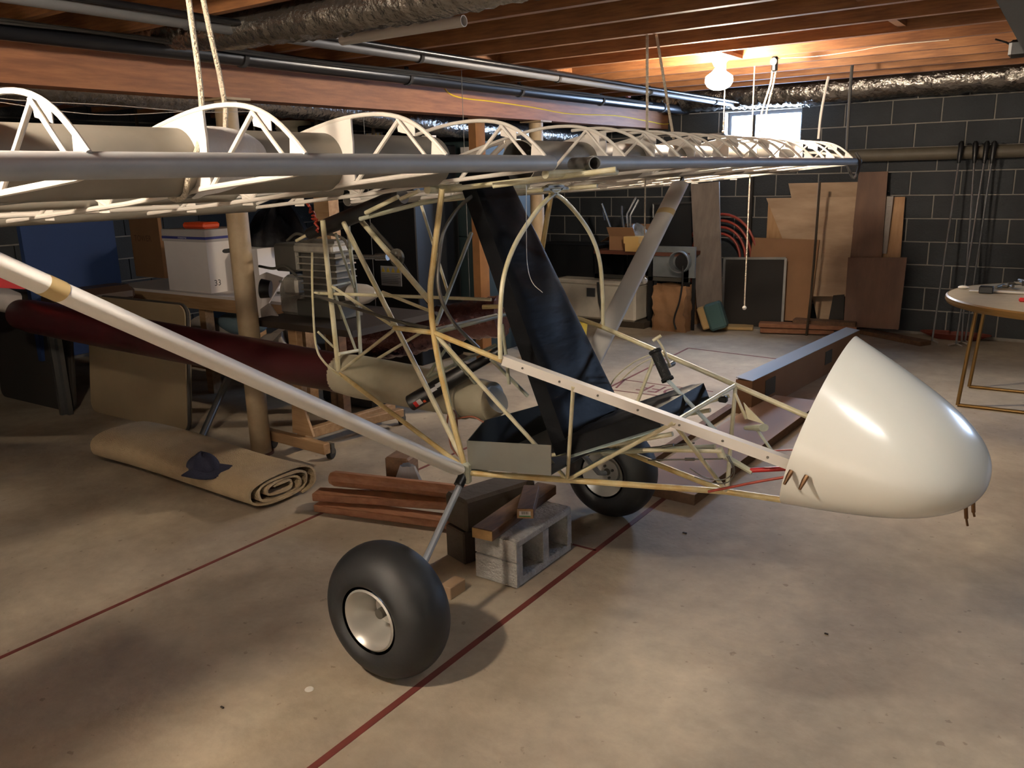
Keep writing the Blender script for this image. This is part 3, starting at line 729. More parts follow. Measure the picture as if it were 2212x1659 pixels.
# ---- nose pod
def pod():
    Xr, Xt, zt, zb, zc, ztip, b0, p, q, mt, mbm, k, tilt, bw = [-.58, -.148, 1.044, .569, .775, .701, .31, .959, 2.233, 1.689, 2.599, .988, .249, 3.654]
    NS, NT = 36, 64
    def sec(s, i, shrink=0):
        th = -math.pi+2*math.pi*i/NT; cs, sn = math.cos(th), math.sin(th); m = mt if sn > 0 else mbm
        g = max(0, 1-s**p)**(1/q); gw = max(0, 1-s**bw)**(1/q)
        y = math.copysign(abs(cs)**(2/m), cs); z = math.copysign(abs(sn)**(2/m), sn)
        C = zc+(ztip-zc)*s**k; h = (zt-zc) if sn > 0 else (zc-zb)
        Z = C+(h-shrink)*g*z; return V((Xr+(Xt-Xr-shrink)*s+tilt*(Z-C)*(1-s), C0+(b0-shrink)*gw*y, Z))
    ss = [math.sin(math.pi/2*i/NS) for i in range(NS)]+[.99999]
    mb = MB()
    def strip(shrink, flip):
        b = len(mb.v); vs = [sec(s, i, shrink) for s in ss for i in range(NT)]
        fs = [(a*NT+i, a*NT+(i+1)%NT, (a+1)*NT+(i+1)%NT, (a+1)*NT+i) for a in range(NS) for i in range(NT)]
        mb.add(vs, [f[::-1] for f in fs] if flip else fs); return b
    mb.mi = 0; b1 = strip(0, True); mb.mi = 1; b2 = strip(.004, False); mb.mi = 0
    mb.add([], [])
    for i in range(NT): mb.f.append((b1+i, b1+(i+1)%NT, b2+(i+1)%NT, b2+i)); mb.m.append(0)
    return obj('nose_fairing', mb, [M_pod, M_podin], plane, 'glossy cream fibreglass nose fairing', sharp=60)
pd = pod()
for (px, py) in ((1704, 1029), (1737, 1040)):
    q = ay(px, py, 2.055); obj('clamp_bolt', MB().tube([q+V((-.004,-.022,-.015)), q+V((.0,-.002,.002)), q+V((.003,.01,.012))], [.004, .0065, .0065], 8), M_brass, plane)
for (px, py, px2, py2) in ((2084, 1100, 2090, 1136), (2100, 1095, 2105, 1116)):
    a, b = ay(px, py, 2.30), ay(px2, py2, 2.30); obj('pitot_bolt', MB().tube([a+V((0,0,.02)), a.lerp(b, .55), a.lerp(b, .56), b], [.005, .005, .003, .003], 8), M_brass, plane)
# ---- controls
a, b = ay(1443, 822, 2.42), ay(1560, 945, 2.36)
cs_ = rod('control_stick', [a, b], .0085, mat('pale_blue_stick', 'a9b8bd', .5), 'pale control stick')
g0, g1 = ay(1414, 757, 2.44), ay(1443, 822, 2.42)
d = (g1-g0).normalized(); obj('stick_grip', MB().tube([g0, g0+d*.008, g0+d*.012, g1-d*.012, g1-d*.008, g1], [.021, .021, .0175, .0175, .021, .021], 18), M_rubw, cs_, 'black foam grip')
lv = [ay(*q, 2.50) for q in [(1419, 731), (1432, 752), (1441, 775), (1449, 792)]]
bl = rod('brake_lever', lv, .005, M_cream, 'cream hand lever', smoothpath=True)
obj('lever_tip', MB().tube([lv[0]+V((-.012, -.006, -.008)), lv[0]+V((.012, .006, .010))], .006, 8), M_cream, bl)
q = ay(1449, 787, 2.68); obj('lever_pivot', MB().tube([q+V((0,-.03,0)), q+V((0,.02,0))], .010, 12), M_engd, plane)
rod('throttle_cable', [ay(x, y, 2.6) for x, y in [(1425, 762), (1400, 768), (1365, 785), (1330, 815), (1312, 845)]], .003, M_cream, smoothpath=True, seg=6)
rod('throttle_cable', [ay(x, y, 2.6) for x, y in [(1430, 768), (1405, 775), (1375, 792), (1340, 822)]], .003, M_cream, smoothpath=True, seg=6)
# rudder pedal assembly
R2('pedal_arm', (1588, 850), (1612, 905), .006, M_cream, 2.5, 2.5); R2('pedal_arm', (1633, 925), (1672, 980), .006, M_green, 2.45, 2.45)
q = [ay(*p, 2.48) for p in [(1606, 870), (1615, 880), (1652, 917), (1615, 905)]]
obj('pedal_gusset', MB().prism(q, (0, .004, 0)), M_cream, plane, smooth=False)
a, b = ay(1612, 924, 2.46), ay(1650, 924, 2.40); obj('rudder_pedal', MB().tube([a, b], [.010, .017], 14, flat=.7), M_green, plane, 'rudder pedal')
R2('pedal_pivot_tube', (1655, 975), (1710, 1003), .010, M_green, 2.3, 2.25)
R2('elevator_push_tube', (1300, 978), (1545, 965), .0105, M_green, 2.3, 2.3); R2('elevator_push_tube', (1390, 972), (1560, 975), .007, M_cream, 2.25, 2.25)
a, b = ay(1552, 968, 2.28), ay(1562, 990, 2.28); obj('stick_socket', MB().tube([a, b], .012, 12), M_cream, plane)
R2('torque_link', (1565, 985), (1625, 1020), .011, M_green, 2.3, 2.3)
rod('cable_loop', [ay(x, y, 2.28) for x, y in [(1570, 985), (1583, 1010), (1578, 1028), (1555, 1037), (1520, 1030), (1490, 1012)]], .0022, M_engd, smoothpath=True, seg=6)
rod('cable_loop', [ay(x, y, 2.28) for x, y in [(1574, 985), (1587, 1015), (1575, 1040), (1545, 1044), (1500, 1030)]], .0022, M_engd, smoothpath=True, seg=6)
R2('turnbuckle_cable', (1400, 994), (1562, 991), .003, M_engd, 2.26, 2.26); R2('turnbuckle_cable', (1395, 968), (1500, 957), .003, M_engd, 2.3, 2.3)
for q in ((1430, 965, 1455, 961), (1480, 992, 1500, 992)): R2('turnbuckle', q[:2], q[2:], .006, M_engd, 2.28, 2.28)
R2('red_strap', (1620, 1016), (1722, 1011), .009, M_red, 2.3, 2.3, 'red strap')
rod('red_hose', [ay(x, y, 2.2) for x, y in [(1530, 1062), (1590, 1050), (1640, 1040), (1705, 1029)]], .005, M_redh, smoothpath=True, seg=8)
rod('red_hose', [ay(x, y, 2.4) for x, y in [(1635, 975), (1680, 973), (1725, 971)]], .003, M_redh, seg=6)
R2('seat_latch_arm', (1530, 868), (1575, 855), .008, M_cream, 2.58, 2.62); q = ay(1562, 862, 2.6); obj('latch_block', MB().rbox(q, (.03, .02, .022), .004), M_blackp, plane)
# black gas cylinder with labels
a, b = ay(885, 872, 2.20), ay(1012, 798, 2.32); d = (b-a).normalized()
cy = obj('parachute_canister', MB().tube([a, a+d*.004, b], [.028, .031, .031], 28), M_blackp, plane, 'black cylinder with red and white labels')
b2 = b+d*.16; obj('canister_neck', MB().tube([b, b+d*.01, b2-d*.01, b2], [.024, .018, .018, .008], 16), M_blackp, cy)
def wrap(c0, d, r, t0, t1, ang0, ang1, m, nm):
    toc = (CAMP-c0); u = (toc-d*toc.dot(d)).normalized(); w = d.cross(u); mb = MB()
    mb.grid(lambda s, t: c0+d*(t0+(t1-t0)*s)+(u*math.cos(ang0+(ang1-ang0)*t)+w*math.sin(ang0+(ang1-ang0)*t))*r, 1, 8); return obj(nm, mb, m, cy)
wrap(a, d, .0316, .020, .034, .1, .9, M_red, 'label_red'); wrap(a, d, .0316, .034, .052, .1, .8, M_print, 'label_white'); wrap(a, d, .0316, .055, .065, .5, .9, M_orange, 'label_orange')
wrap(a, d, .0316, .098, .125, -.25, .2, M_print, 'label_white'); wrap(a, d, .0316, .125, .160, -.45, .05, M_print, 'label_white')
# brown fuel hoses near knuckle
for pts in ([(965, 925), (970, 890), (985, 895), (990, 960), (1003, 985)], [(968, 930), (975, 965), (990, 985), (1000, 990)], [(985, 905), (1020, 900), (1045, 912)]):
    rod('fuel_hose', [ay(x, y, 2.1) for x, y in pts], .004, mat('brown_hose', '6b3d2a', .5), smoothpath=True, seg=8)
rod('hanging_wire', [ay(x, y, 2.15) for x, y in [(1137, 400), (1137, 490), (1139, 570), (1150, 610), (1172, 632)]], .0015, M_alu, smoothpath=True, seg=6)
# ================================================================ ropes holding the wing
def rope(pts, r, lab, m=None, grp=None, nm='rope'): return one(nm, MB().tube(catmull(pts, 4), r, 8), m or M_rope, lab, 'rope', grp)
rp = lambda px, py: ax(px, py, SPX)
a, b = rp(436, 300), rp(405, -20); b2 = rp(433, -20); c2 = rp(492, 330)
rope([(a.x+.083, b.y, b.z), (a.x+.083, a.y, a.z+.02), (a.x+.05, a.y, SPZ-.07), (a.x-.03, a.y+.005, SPZ-.085), (a.x-.086, c2.y-.02, SPZ), (a.x-.06, b2.y, b2.z+.05)] if False else [V((SPX+.075, ax(405, -20, SPX+.075).y, ax(405, -20, SPX+.075).z)), V((SPX+.082, ax(437, 250, SPX+.082).y, ax(437, 250, SPX+.082).z)), (SPX+.075, 1.18, SPZ-.03), (SPX+.03, 1.19, SPZ-.08), (SPX-.04, 1.2, SPZ-.075), (SPX-.084, 1.22, SPZ), V((SPX-.075, ax(487, 290, SPX-.075).y, ax(487, 290, SPX-.075).z)), V((SPX-.05, ax(435, -20, SPX-.05).y, ax(435, -20, SPX-.05).z))], .0065, 'thick braided cream rope slung around the near wing')
def bagfn(u, v):
    a = math.radians(100-190*u); r = SPR+.004+.003*math.sin(9*u+7*v); y0 = 1.216; w = .03+.16*math.sin(math.pi*min(1, u*1.15))**.8
    return V((SPX+r*math.cos(a), y0+w*v, SPZ+r*math.sin(a)))
bm_ = MB().grid(bagfn, 24, 8); one('plastic_bag', bm_, mat('white_bag', 'dcdad8', .5, bump=.5, bscale=25), 'crumpled white plastic bag taped on the near wing spar beside a rib plate', 'bag', sharp=60)
def hang_from(px, py): return az(px, py, ZJ)
h1 = hang_from(1398, 75); h2 = hang_from(1418, 75); yw = h1.y
e1 = ay(1398, 300, yw); e2 = ay(1455, 300, yw)
rope([h1, e1], .007, 'cream rope from the joists to the far wing, left one of the pair')
rope([h2, e2], .007, 'cream slanting rope from the joists to the far wing, right one of the pair')
c = ay(1394, 380, yw); e = ay(1392, 602, yw)
t = thing('pull_string', 'white pull cord ending in a ball in front of the workbench', 'cord', e)
obj('cord', MB().tube([V((e1.x, yw, 1.60)), c, e], .004, 6), M_rope, t); obj('ball', MB().sphere(e+V((0,0,-.01)), .016), M_ceram, t)
c = ay(1626, 235, 5.4); e = ay(1608, 665, 5.4)
t = thing('pull_string', 'white pull cord ending in a small ball in front of the dark screen', 'cord', e)
obj('cord', MB().tube([V((c.x, 5.4, ZJ)), e], .0045, 6), M_rope, t); obj('ball', MB().sphere(e, .014), M_ceram, t)
# pulley with rope to the wing tip
pc = ay(1674, 130, 5.15)
t = thing('pulley', 'black pulley block hanging from the joists beside the glowing bulb', 'pulley', pc)
obj('pulley_body', MB().rbox(pc+V((0, 0, -.02)), (.035, .03, .09), .01), M_blackp, t); obj('pulley_wheel', MB().lathe(pc+V((0,-.02,-.01)), (0,1,0), [(-.006,0),(-.006,.02),(0,.014),(.006,.02),(.006,0)], 16), M_engd, t)
obj('pulley_hook', MB().tube([pc+V((0,0,.02)), V((pc.x, pc.y, ZJ+.01))], .008, 8), M_engd, t)
rope([pc+V((-.012, 0, -.03)), ay(1665, 180, 5.15), ay(1646, 242, 5.15), ay(1640, 290, 5.15)], .006, 'cream rope hanging from the pulley, left strand')
rope([pc+V((.012, 0, -.03)), ay(1671, 180, 5.15), ay(1656, 242, 5.15), ay(1652, 290, 5.15)], .006, 'cream rope hanging from the pulley, right strand')
a = hang_from(1700, 122)
p = [ay(*q, 5.15) for q in [(1680, 126), (1760, 122), (1850, 110), (1920, 98), (2050, 86)]]
rope(p, .0018, 'thin white line stretched from the pulley along the joists', M_ceram, nm='line')
rope([ay(1790, 165, 5.9), ay(1784, 190, 5.9), ay(1773, 250, 5.9), ay(1768, 300, 5.9)], .009, 'greyish cord loop holding the far wing near its tip', M_cloth)
rope([ay(1845, 98, 5.95), ay(1836, 200, 5.95), ay(1829, 330, 5.95), ay(1832, 360, 5.95), ay(1846, 385, 5.95), ay(1858, 350, 5.95), ay(1848, 330, 5.95)], .010, 'dark strap looped around the tip of the far wing', M_strap)
for i, pts in enumerate(([(-4, 212), (60, 218), (250, 228), (430, 242), (560, 240)], [(-4, 220), (130, 240), (230, 248), (330, 245), (430, 238)])):
    rope([ax(x, y, -2.6) for x, y in pts], .0012, ['thin clothes line sagging above the near wing, upper strand', 'thin clothes line sagging above the near wing, lower strand'][i], M_cloth, nm='line')
# ================================================================ floor markings
def stripe(a, b, w, m=M_redl, z=.0015):
    a = V(a); b = V(b); d = (b-a).normalized(); s = V((-d.y, d.x, 0))*w/2; a = a.xy.to_3d(); b = b.xy.to_3d()
    return MB().prism([a-s, b-s, b+s, a+s], (0, 0, z))
def mark(nm, mb, lab): return one(nm, mb, M_redl, lab, 'marking', smooth=False)
mark('court_line', stripe((-1.525, -1.0, 0), (-1.525, 4.9, 0), .024), 'wider dark red line painted on the floor, passing between tyre and cinder block')
mark('court_line', stripe((-2.796, -.2, 0), (-2.796, 4.9, 0), .018), 'thin dark red line painted on the floor left of the near tyre')
a, b = az(1237, 1176), az(1287, 1188); mark('court_line', stripe(a, V((-1.525, a.y, 0)), .012), 'short red cross line on the floor right of the cinder block')
c1, c2, c3 = az(1310, 840), az(1487, 752), az(1700, 778)
mark('court_line', stripe(c1, c2, .018), 'red line slanting to the court corner behind the seat')
mark('court_line', stripe(c2, c3, .018), 'red line crossing the court in front of the long box')
mark('court_line', stripe(az(1345, 820), az(1540, 846), .014), 'red line above the painted lettering'); mark('court_line', stripe(az(1318, 842), az(1530, 868), .014), 'red line below the painted lettering')
mark('court_line', stripe(az(1331, 838), az(1350, 820), .014), 'short red line closing the left end of the lettered box')
tm = text_mb('OFF', .27, lambda x, y: V((-2.215-x*.72, 5.335-y, .0012)))
mark('court_lettering', tm, 'painted word OFF upside down inside the red box on the floor')
for i, (px, py, r) in enumerate([(480, 1529, .004), (1479, 1152, .006), (1785, 1370, .004), (905, 800, .0)]):
    if r: q = az(px, py); one('debris_bit', MB().box(q+V((0,0,.002)), (r*3, r*1.2, .004)), M_woodd, ['tiny dark chip on the floor at lower left', 'small dark chip on the floor below the frame', 'tiny dark chip on the floor below the nose fairing'][i], 'debris', smooth=False)
q = az(668, 1489); one('paint_spot', MB().lathe(q, (0, 0, 1), [(.0, .0), (0, .014), (.0025, .012), (.003, 0)], 20), M_ceram, 'small white round spot on the floor below the near tyre', 'spot')
# ================================================================ props by the wheels
def cinder():
    t = thing('cinder_block', 'grey two-hole cinder block lying on its face beside the near tyre', 'block', (-1.71, 2.5, 0))
    x0, x1, y0, y1, z1 = -1.806, -1.614, 2.308, 2.696, .192
    mb = MB(); e = .032; gx = .012
    ys = [y0, y0+e, (y0+y1)/2-.02, (y0+y1)/2+.02, y1-e, y1]
    # outer frame as solid webs so that the cores run along x
    mb.rbox(((x0+x1)/2, (y0+y1)/2, e/2), (x1-x0, y1-y0, e), .006); mb.rbox(((x0+x1)/2, (y0+y1)/2, z1-e/2), (x1-x0, y1-y0, e), .006)
    for a, b in ((y0, y0+e), ((y0+y1)/2-.02, (y0+y1)/2+.02), (y1-e, y1)): mb.box(((x0+x1)/2, (a+b)/2, z1/2), (x1-x0-.001, b-a-.001, z1-2*e+.004))
    obj('block_body', mb, M_cinder, t, smooth=False)
    g = MB(); g.box(((x0+x1)/2, y0-.003, z1*.27), (x1-x0, .012, z1*.5)); g.box(((x0+x1)/2, y0-.003, z1*.77), (x1-x0, .012, z1*.42)); obj('end_face', g, M_cinder, t, smooth=False)
    return t
cinder()
def plank(nm, lab, a, b, w, h, m, cat='board', base=0, up=None, grp=None, rb=.003, mats=None):
    a = V(a); b = V(b); c, sz, R = flatbar(a, b, h, w)
    return one(nm, MB().rbox(c, sz, rb, R), m, lab, cat, grp, smooth=False)
# dark timbers (two stacked) in front
a, b = V((-1.97, 2.50, 0)), V((-1.87, 2.78, 0))
one('timber_block', MB().rbox((-1.915, 2.53, .069), (.125, .34, .138), .006, Matrix.Rotation(-.28, 3, 'Z')), M_woodd, 'short dark timber block on the floor under the stacked dark timber', 'block', smooth=False)
one('timber_block', MB().rbox((-1.905, 2.545, .206), (.145, .36, .136), .012, Matrix.Rotation(-.30, 3, 'Z')), M_woodd, 'thick dark rounded timber on top of the block below the frame joint', 'block', smooth=False)
one('lumber_piece', MB().rbox((-1.755, 2.51, .192+.021), (.09, .52, .042), .003, Matrix.Rotation(math.radians(5), 3, 'Z')), M_woodb, 'brown lumber lying lengthwise across the cinder block', 'board', smooth=False)
one_ = bpy.data.objects['lumber_piece']; R5 = Matrix.Rotation(math.radians(5), 3, 'Z')
obj('end_grain', MB().box(V((-1.755, 2.51, .213))+R5@V((0, -.2615, 0)), (.086, .003, .038), R5), mat('pale_end_grain', 'b8935f', .8, var=.2, scale=30), one_, smooth=False)
lp = thing('lumber_piece', 'short brown lumber with a barcode sticker on its end, on top of the lower board', 'board', (-1.70, 2.50, .234))
R = Matrix.Rotation(math.radians(28), 3, 'Z'); e0_ = V((-1.648, 2.412, .255)); cc = e0_ + R@V((0, .125, 0))
obj('board', MB().rbox(cc, (.065, .25, .040), .003, R), M_woodb, lp, smooth=False)
e = cc+R@V((0, -.126, 0)); obj('end_grain', MB().box(e, (.061, .002, .037), R), M_wood, lp, smooth=False)
obj('sticker', MB().box(e+V((0, -.0015, .0)), (.044, .0012, .022), R), M_print, lp, smooth=False)
obj('sticker_stripe', MB().box(e+V((0, -.0020, -.009)), (.044, .0012, .004), R), mat('green_print', '3f9a5c', .7), lp, smooth=False)
bm = MB()
for k in range(9): bm.box(e+R@V((-.012+k*.003, -.0024, .004)), (.0011+.0008*(k % 3 == 0), .0006, .011), R)
obj('barcode', bm, M_txtb, lp, smooth=False)
# long red-brown boards on the floor
def board(pA, pB, w, h, m, lab, z=None, rr=.004):
    a, b = V(pA), V(pB); c, sz, R = flatbar(a, b, h, w); return one('board', MB().rbox(c, sz, rr, R), m, lab, 'board', smooth=False)
board((-2.85, 2.45, .018), (-2.06, 2.66, .018), .09, .036, M_woodr, 'lowest reddish board of the pile left of the dark timber')
board((-2.89, 2.475, .056), (-2.08, 2.80, .056), .09, .038, M_woodr, 'flat reddish board lying second in the pile left of the dark timber')
one('wooden_log', MB().tube([(-2.88, 2.57, .108), (-2.86, 2.575, .108), (-2.06, 2.80, .108)], [.030, .038, .032], 10, flat=1.0), M_woodr, 'rounded brown fence rail on top of the reddish boards', 'rail', sharp=20)
q = az(850, 1052); rb = one('cardboard_box', MB().rbox((q.x+.02, q.y+.05, .08), (.13, .12, .16), .01, Matrix.Rotation(.25, 3, 'Z')), M_woodb, 'small brown block standing behind the reddish boards', 'box', smooth=False)
def rag():
    c = V((q.x+.13, q.y-.03, 0)); 
    def fn(u, v):
        a = u*2*math.pi; r = (.105-.065*v)*(1+.18*math.sin(3*a+1)+.1*math.sin(7*a)); return c+V((r*math.cos(a)*.9, r*math.sin(a)*.7, .15*v))
    return MB().grid(fn, 28, 6)
one('rag', rag(), mat('pale_rag', 'b4b9c2', .9, bump=.4, bscale=10), 'pale grey-blue rag hanging over the small brown block', 'rag', sharp=30)
q = az(968, 1290); one('wood_offcut', MB().rbox(q+V((0, .03, .025)), (.05, .09, .05), .003), M_ply, 'pale offcut of wood on the floor just behind the near tyre', 'offcut', smooth=False)
# rolled carpet
def carpet():
    t = thing('rolled_carpet', 'flattened roll of cream carpet on the floor left of the tan post', 'carpet', (-3.75, 2.4, 0))
    c = V((0, 2.42, .086)); R = 1; path = []
    N = 110; turns = 3.6; ro = 1.0
    for i in range(N+1):
        s = i/N; a = -1.1+2*math.pi*turns*s; k = 1-.80*s
        ca, sa = math.cos(a), math.sin(a)
        path.append((c.y-.015+.215*k*math.copysign(abs(ca)**.75, ca), max(.006, c.z+.078*k*math.copysign(abs(sa)**.7, sa)+.004*math.sin(9*s))))
    th = .011; mb = MB(); rows = []
    xs = [-4.40+i*(1.35/12) for i in range(13)]
    for x in xs:
        droop = .0; u = (x+4.40)/1.35
        ln = []
        for off in (-th/2, th/2):
            for i, (y, z) in enumerate(path):
                i0, i1 = max(i-1, 0), min(i+1, N); dy, dz = path[i1][0]-path[i0][0], path[i1][1]-path[i0][1]; L = math.hypot(dy, dz) or 1
                zz = z+off*(-dy/L)*-1; yy = y+off*(dz/L)*-1
                ln.append(V((x+.012*math.sin(i*.5)*(1 if x > -3.2 else 0)*.5+(-.02 if False else 0), yy+.02*math.sin(u*3), max(.001, zz*(1+.12*math.sin(u*5+1)))+.0)))
        rows.append(ln)
    n = N+1; W_ = 2*n
    for ln in rows: mb.v += ln
    for r in range(len(xs)-1):
        for i in range(N):
            a = r*W_+i; b = a+W_; mb.f.append((a, a+1, b+1, b)); mb.m.append(0)
            a2 = a+n; b2 = b+n; mb.f.append((a2, b2, b2+1, a2+1)); mb.m.append(0)
    for r in (0, len(xs)-1):
        for i in range(N): a = r*W_+i; mb.f.append((a, a+1, a+1+n, a+n)); mb.m.append(0)
    for i in (0, N):
        for r in range(len(xs)-1): a = r*W_+i; mb.f.append((a, a+W_, a+W_+n, a+n)); mb.m.append(0)
    obj('roll', mb, M_carpet, t, sharp=60)
    return t
carpet()
def capm():
    q = az(440, 1010, .14); t = thing('baseball_hat', 'crumpled dark navy cap lying on the rolled carpet', 'hat', q)
    def fn(u, v):
        a = u*2*math.pi; th = v*math.pi/2; r = .088*math.cos(th)*(1+.08*math.sin(4*a)+.05*math.sin(9*a)); return q+V((r*math.cos(a), r*math.sin(a)*.8, .075*math.sin(th)*(1+.12*math.sin(3*a))))
    obj('crown', MB().grid(fn, 32, 10), M_navy, t, sharp=60)
    def br(u, v):
        a = -1.0+u*2.0; r = .07+.075*v; return q+V((r*math.cos(a-.4), r*math.sin(a-.4), .006-.012*v+.012*math.cos(u*6)))
    mb = MB().grid(br, 12, 4); mb.grid(lambda u, v: br(u, v)+V((0, 0, .004)), 12, 4); obj('visor', mb, M_navy, t)
capm()
def heap(c, rx, ry, h, seed):
    rd = random.Random(seed); ph = [rd.uniform(0, 6) for _ in range(6)]
    def fn(u, v):
        a = u*2*math.pi; th = v*math.pi/2; k = 1+.16*math.sin(3*a+ph[0])+.1*math.sin(5*a+ph[1])*math.cos(th)
        z = h*math.sin(th)*(1+.2*math.sin(4*a+ph[2]+3*v)+.1*math.sin(9*a+ph[3])); return V(c)+V((rx*math.cos(th)*k*math.cos(a), ry*math.cos(th)*k*math.sin(a), max(0, z)))
    return MB().grid(fn, 40, 14)
# ================================================================ folded tables, left
def folded_table(c, w, h, lean, rz, m, lab, name='folded_table'):
    t = thing(name, lab, 'table', (c[0], c[1], 0)); r = .07; pts = []
    for (cx, cz, a0) in ((w/2-r, h-r, 0), (-w/2+r, h-r, 90), (-w/2+r, r, 180), (w/2-r, r, 270)):
        for k in range(6): a = math.radians(a0+k*18); pts.append((cx+r*math.cos(a), cz+r*math.sin(a)))
    M4 = Matrix.Translation(V((c[0], c[1], 0))) @ Matrix.Rotation(rz, 4, 'Z') @ Matrix.Rotation(lean, 4, 'X')
    mb = MB().prism([M4@V((x, 0, z)) for x, z in pts], (M4.to_3x3()@V((0, .04, 0))))
    obj('table_top', mb, m, t, smooth=False)
    e = MB().tube([M4@V((x*1.002, .02, z)) for x, z in pts+[pts[0]]], .012, 8); obj('edge_band', e, M_dgrey, t)
    return t
folded_table((-5.00, 2.84), 1.06, .79, -.12, .02, M_tan, 'tan folded table standing on edge, in front of the white-edged bench')
folded_table((-6.08, 2.72), .95, .78, -.10, .03, M_dgrey, 'dark folded table standing on edge at far left under the maroon boom')
one('steel_rail', MB().bbox((-5.62, 2.66, 0), (-5.59, 2.72, .78)).bbox((-5.59, 2.69, 0), (-5.55, 2.72, .78)), M_mgrey, 'grey steel channel standing between dark and tan folded tables', 'rail', smooth=False)
# bench with white boxes
zt = .74; a, b = az(272, 612, zt), az(530, 655, zt)
t = thing('work_bench', 'long wooden bench with white edge strip carrying the white file boxes', 'bench', ((a.x+b.x)/2, a.y+.3, 0))
bx0, bx1, by = a.x, b.x+.35, (a.y+b.y)/2
obj('bench_top', MB().bbox((bx0, by, zt-.02), (bx1, by+.60, zt)), M_wbox, t, smooth=False)
obj('apron', MB().bbox((bx0, by+.004, zt-.11), (bx1, by+.04, zt-.02)), M_wood, t, smooth=False)
obj('lower_shelf', MB().bbox((bx0, by+.03, .25), (bx1, by+.57, .27)), M_wbox, t, smooth=False); obj('shelf_apron', MB().bbox((bx0, by+.034, .18), (bx1, by+.06, .25)), M_wood, t, smooth=False)
for x in (bx0+.05, (bx0+bx1)/2, bx1-.05):
    for y in (by+.08, by+.53): obj('leg', MB().bbox((x-.035, y-.035, 0), (x+.035, y+.035, zt-.02)), M_wood, t, smooth=False)
def filebox(px0, px1, pyb, y, w, d, h, lab, lid=True, hole=True, txt=False):
    p = ay(px0, pyb, y); x0 = p.x; x1 = ay(px1, pyb, y).x
    return x0, x1
def carton(c, w, d, h, rz, lab, lid=True, hand='x', number=None):
    t = thing('file_box', lab, 'box', c); R = Matrix.Rotation(rz, 3, 'Z'); c = V(c)
    obj('box_body', MB().box(c+V((0, 0, h/2)), (w, d, h), R), M_wbox, t, smooth=False)
    if lid:
        ld = obj('lid', MB().box(c+V((0, 0, h-.02)), (w+.012, d+.012, .085), R), M_lid, t, smooth=False)
        obj('blue_band', MB().box(c+V((0, 0, h-.035)), (w+.015, d+.015, .018), R), M_bband, ld, smooth=False)
        tm = text_mb('STORAGE FILE', .016, lambda x, y: c+R@V((-.06+x, -d/2-.0085, h-.041+y))); obj('lid_print', tm, M_print, ld, smooth=False)
    hs = MB()
    for (u, s) in ((((w/2+.001), 1),) if lid else ()): 
        pts = []
        for k in range(12): a = k*math.pi/6; pts.append(c+R@V((u, .035*math.cos(a)+(.02 if math.cos(a) > 0 else -.02), h*.68+.016*math.sin(a))))
        hs.prism(pts, R@V((.002, 0, 0)))
    pts = [];
    for k in range(12): a = k*math.pi/6; pts.append(c+R@V((.035*math.cos(a)+(.02 if math.cos(a) > 0 else -.02), -d/2-.002, h*.62+.016*math.sin(a))))
    if not lid: hs.prism(pts, R@V((0, .001, 0)))
    obj('hand_hole', hs, M_blackp, t, smooth=False)
    if number:
        tm = text_mb(number, .06, lambda x, y: c+R@V((w/2+.0015, -.15+x, .05+y))); obj('number_print', tm, M_txtb, t, smooth=False)
    return t
p = ay(425, 635, by+.22)
carton((p.x+.16, by+.24, zt), .50, .36, .42, .0, 'tall white file box with grey lid and blue band, left of the tan post', number='33')
fbx = p.x+.16
p2 = ay(590, 590, by+.55)
carton((p2.x, by+.42, zt), .32, .30, .30, .1, 'white carton with an oval hand hole, right of the tan post', lid=False)
p = ay(325, 640, by+.5); pc_ = ay(325, 480, by+.5)
cb = thing('cardboard_sheet', 'brown cardboard box side standing left of the tall white file box', 'box', (p.x, by+.5, zt))
obj('panel', MB().box((p.x+.06, by+.5, zt+(pc_.z-zt)/2+.02), (.42, .03, max(.4, pc_.z-zt+.04))), M_card, cb, smooth=False)
tm = text_mb('TOWER', .07, lambda x, y: V((p.x-.10+x, by+.483, zt+.30+y))); obj('print', tm, mat('brown_print', '5a3e2a', .8), cb, smooth=False)
one('orange_case', MB().rbox((fbx+.02, by+.20, zt+.465), (.26, .14, .045), .014), M_orange, 'flat orange case lying on top of the tall white file box', 'case')
a = ax(35, 480, -5.9); b = ax(262, 640, -5.9)
one('blue_board', MB().box((-5.93, (a.y+b.y)/2+.02, .85), (.05, b.y-a.y, 1.05)), M_blue, 'large plain blue board standing at far left behind the lift strut', 'board', smooth=False)
one('black_bags', heap((ay(605, 470, by+.6).x, by+.6, zt+.30), .27, .2, .26, 11), mat('black_bag', '0b0c10', .3, bump=.6, bscale=9), 'crumpled glossy black bag on top of the white carton with a hand hole', 'bag')
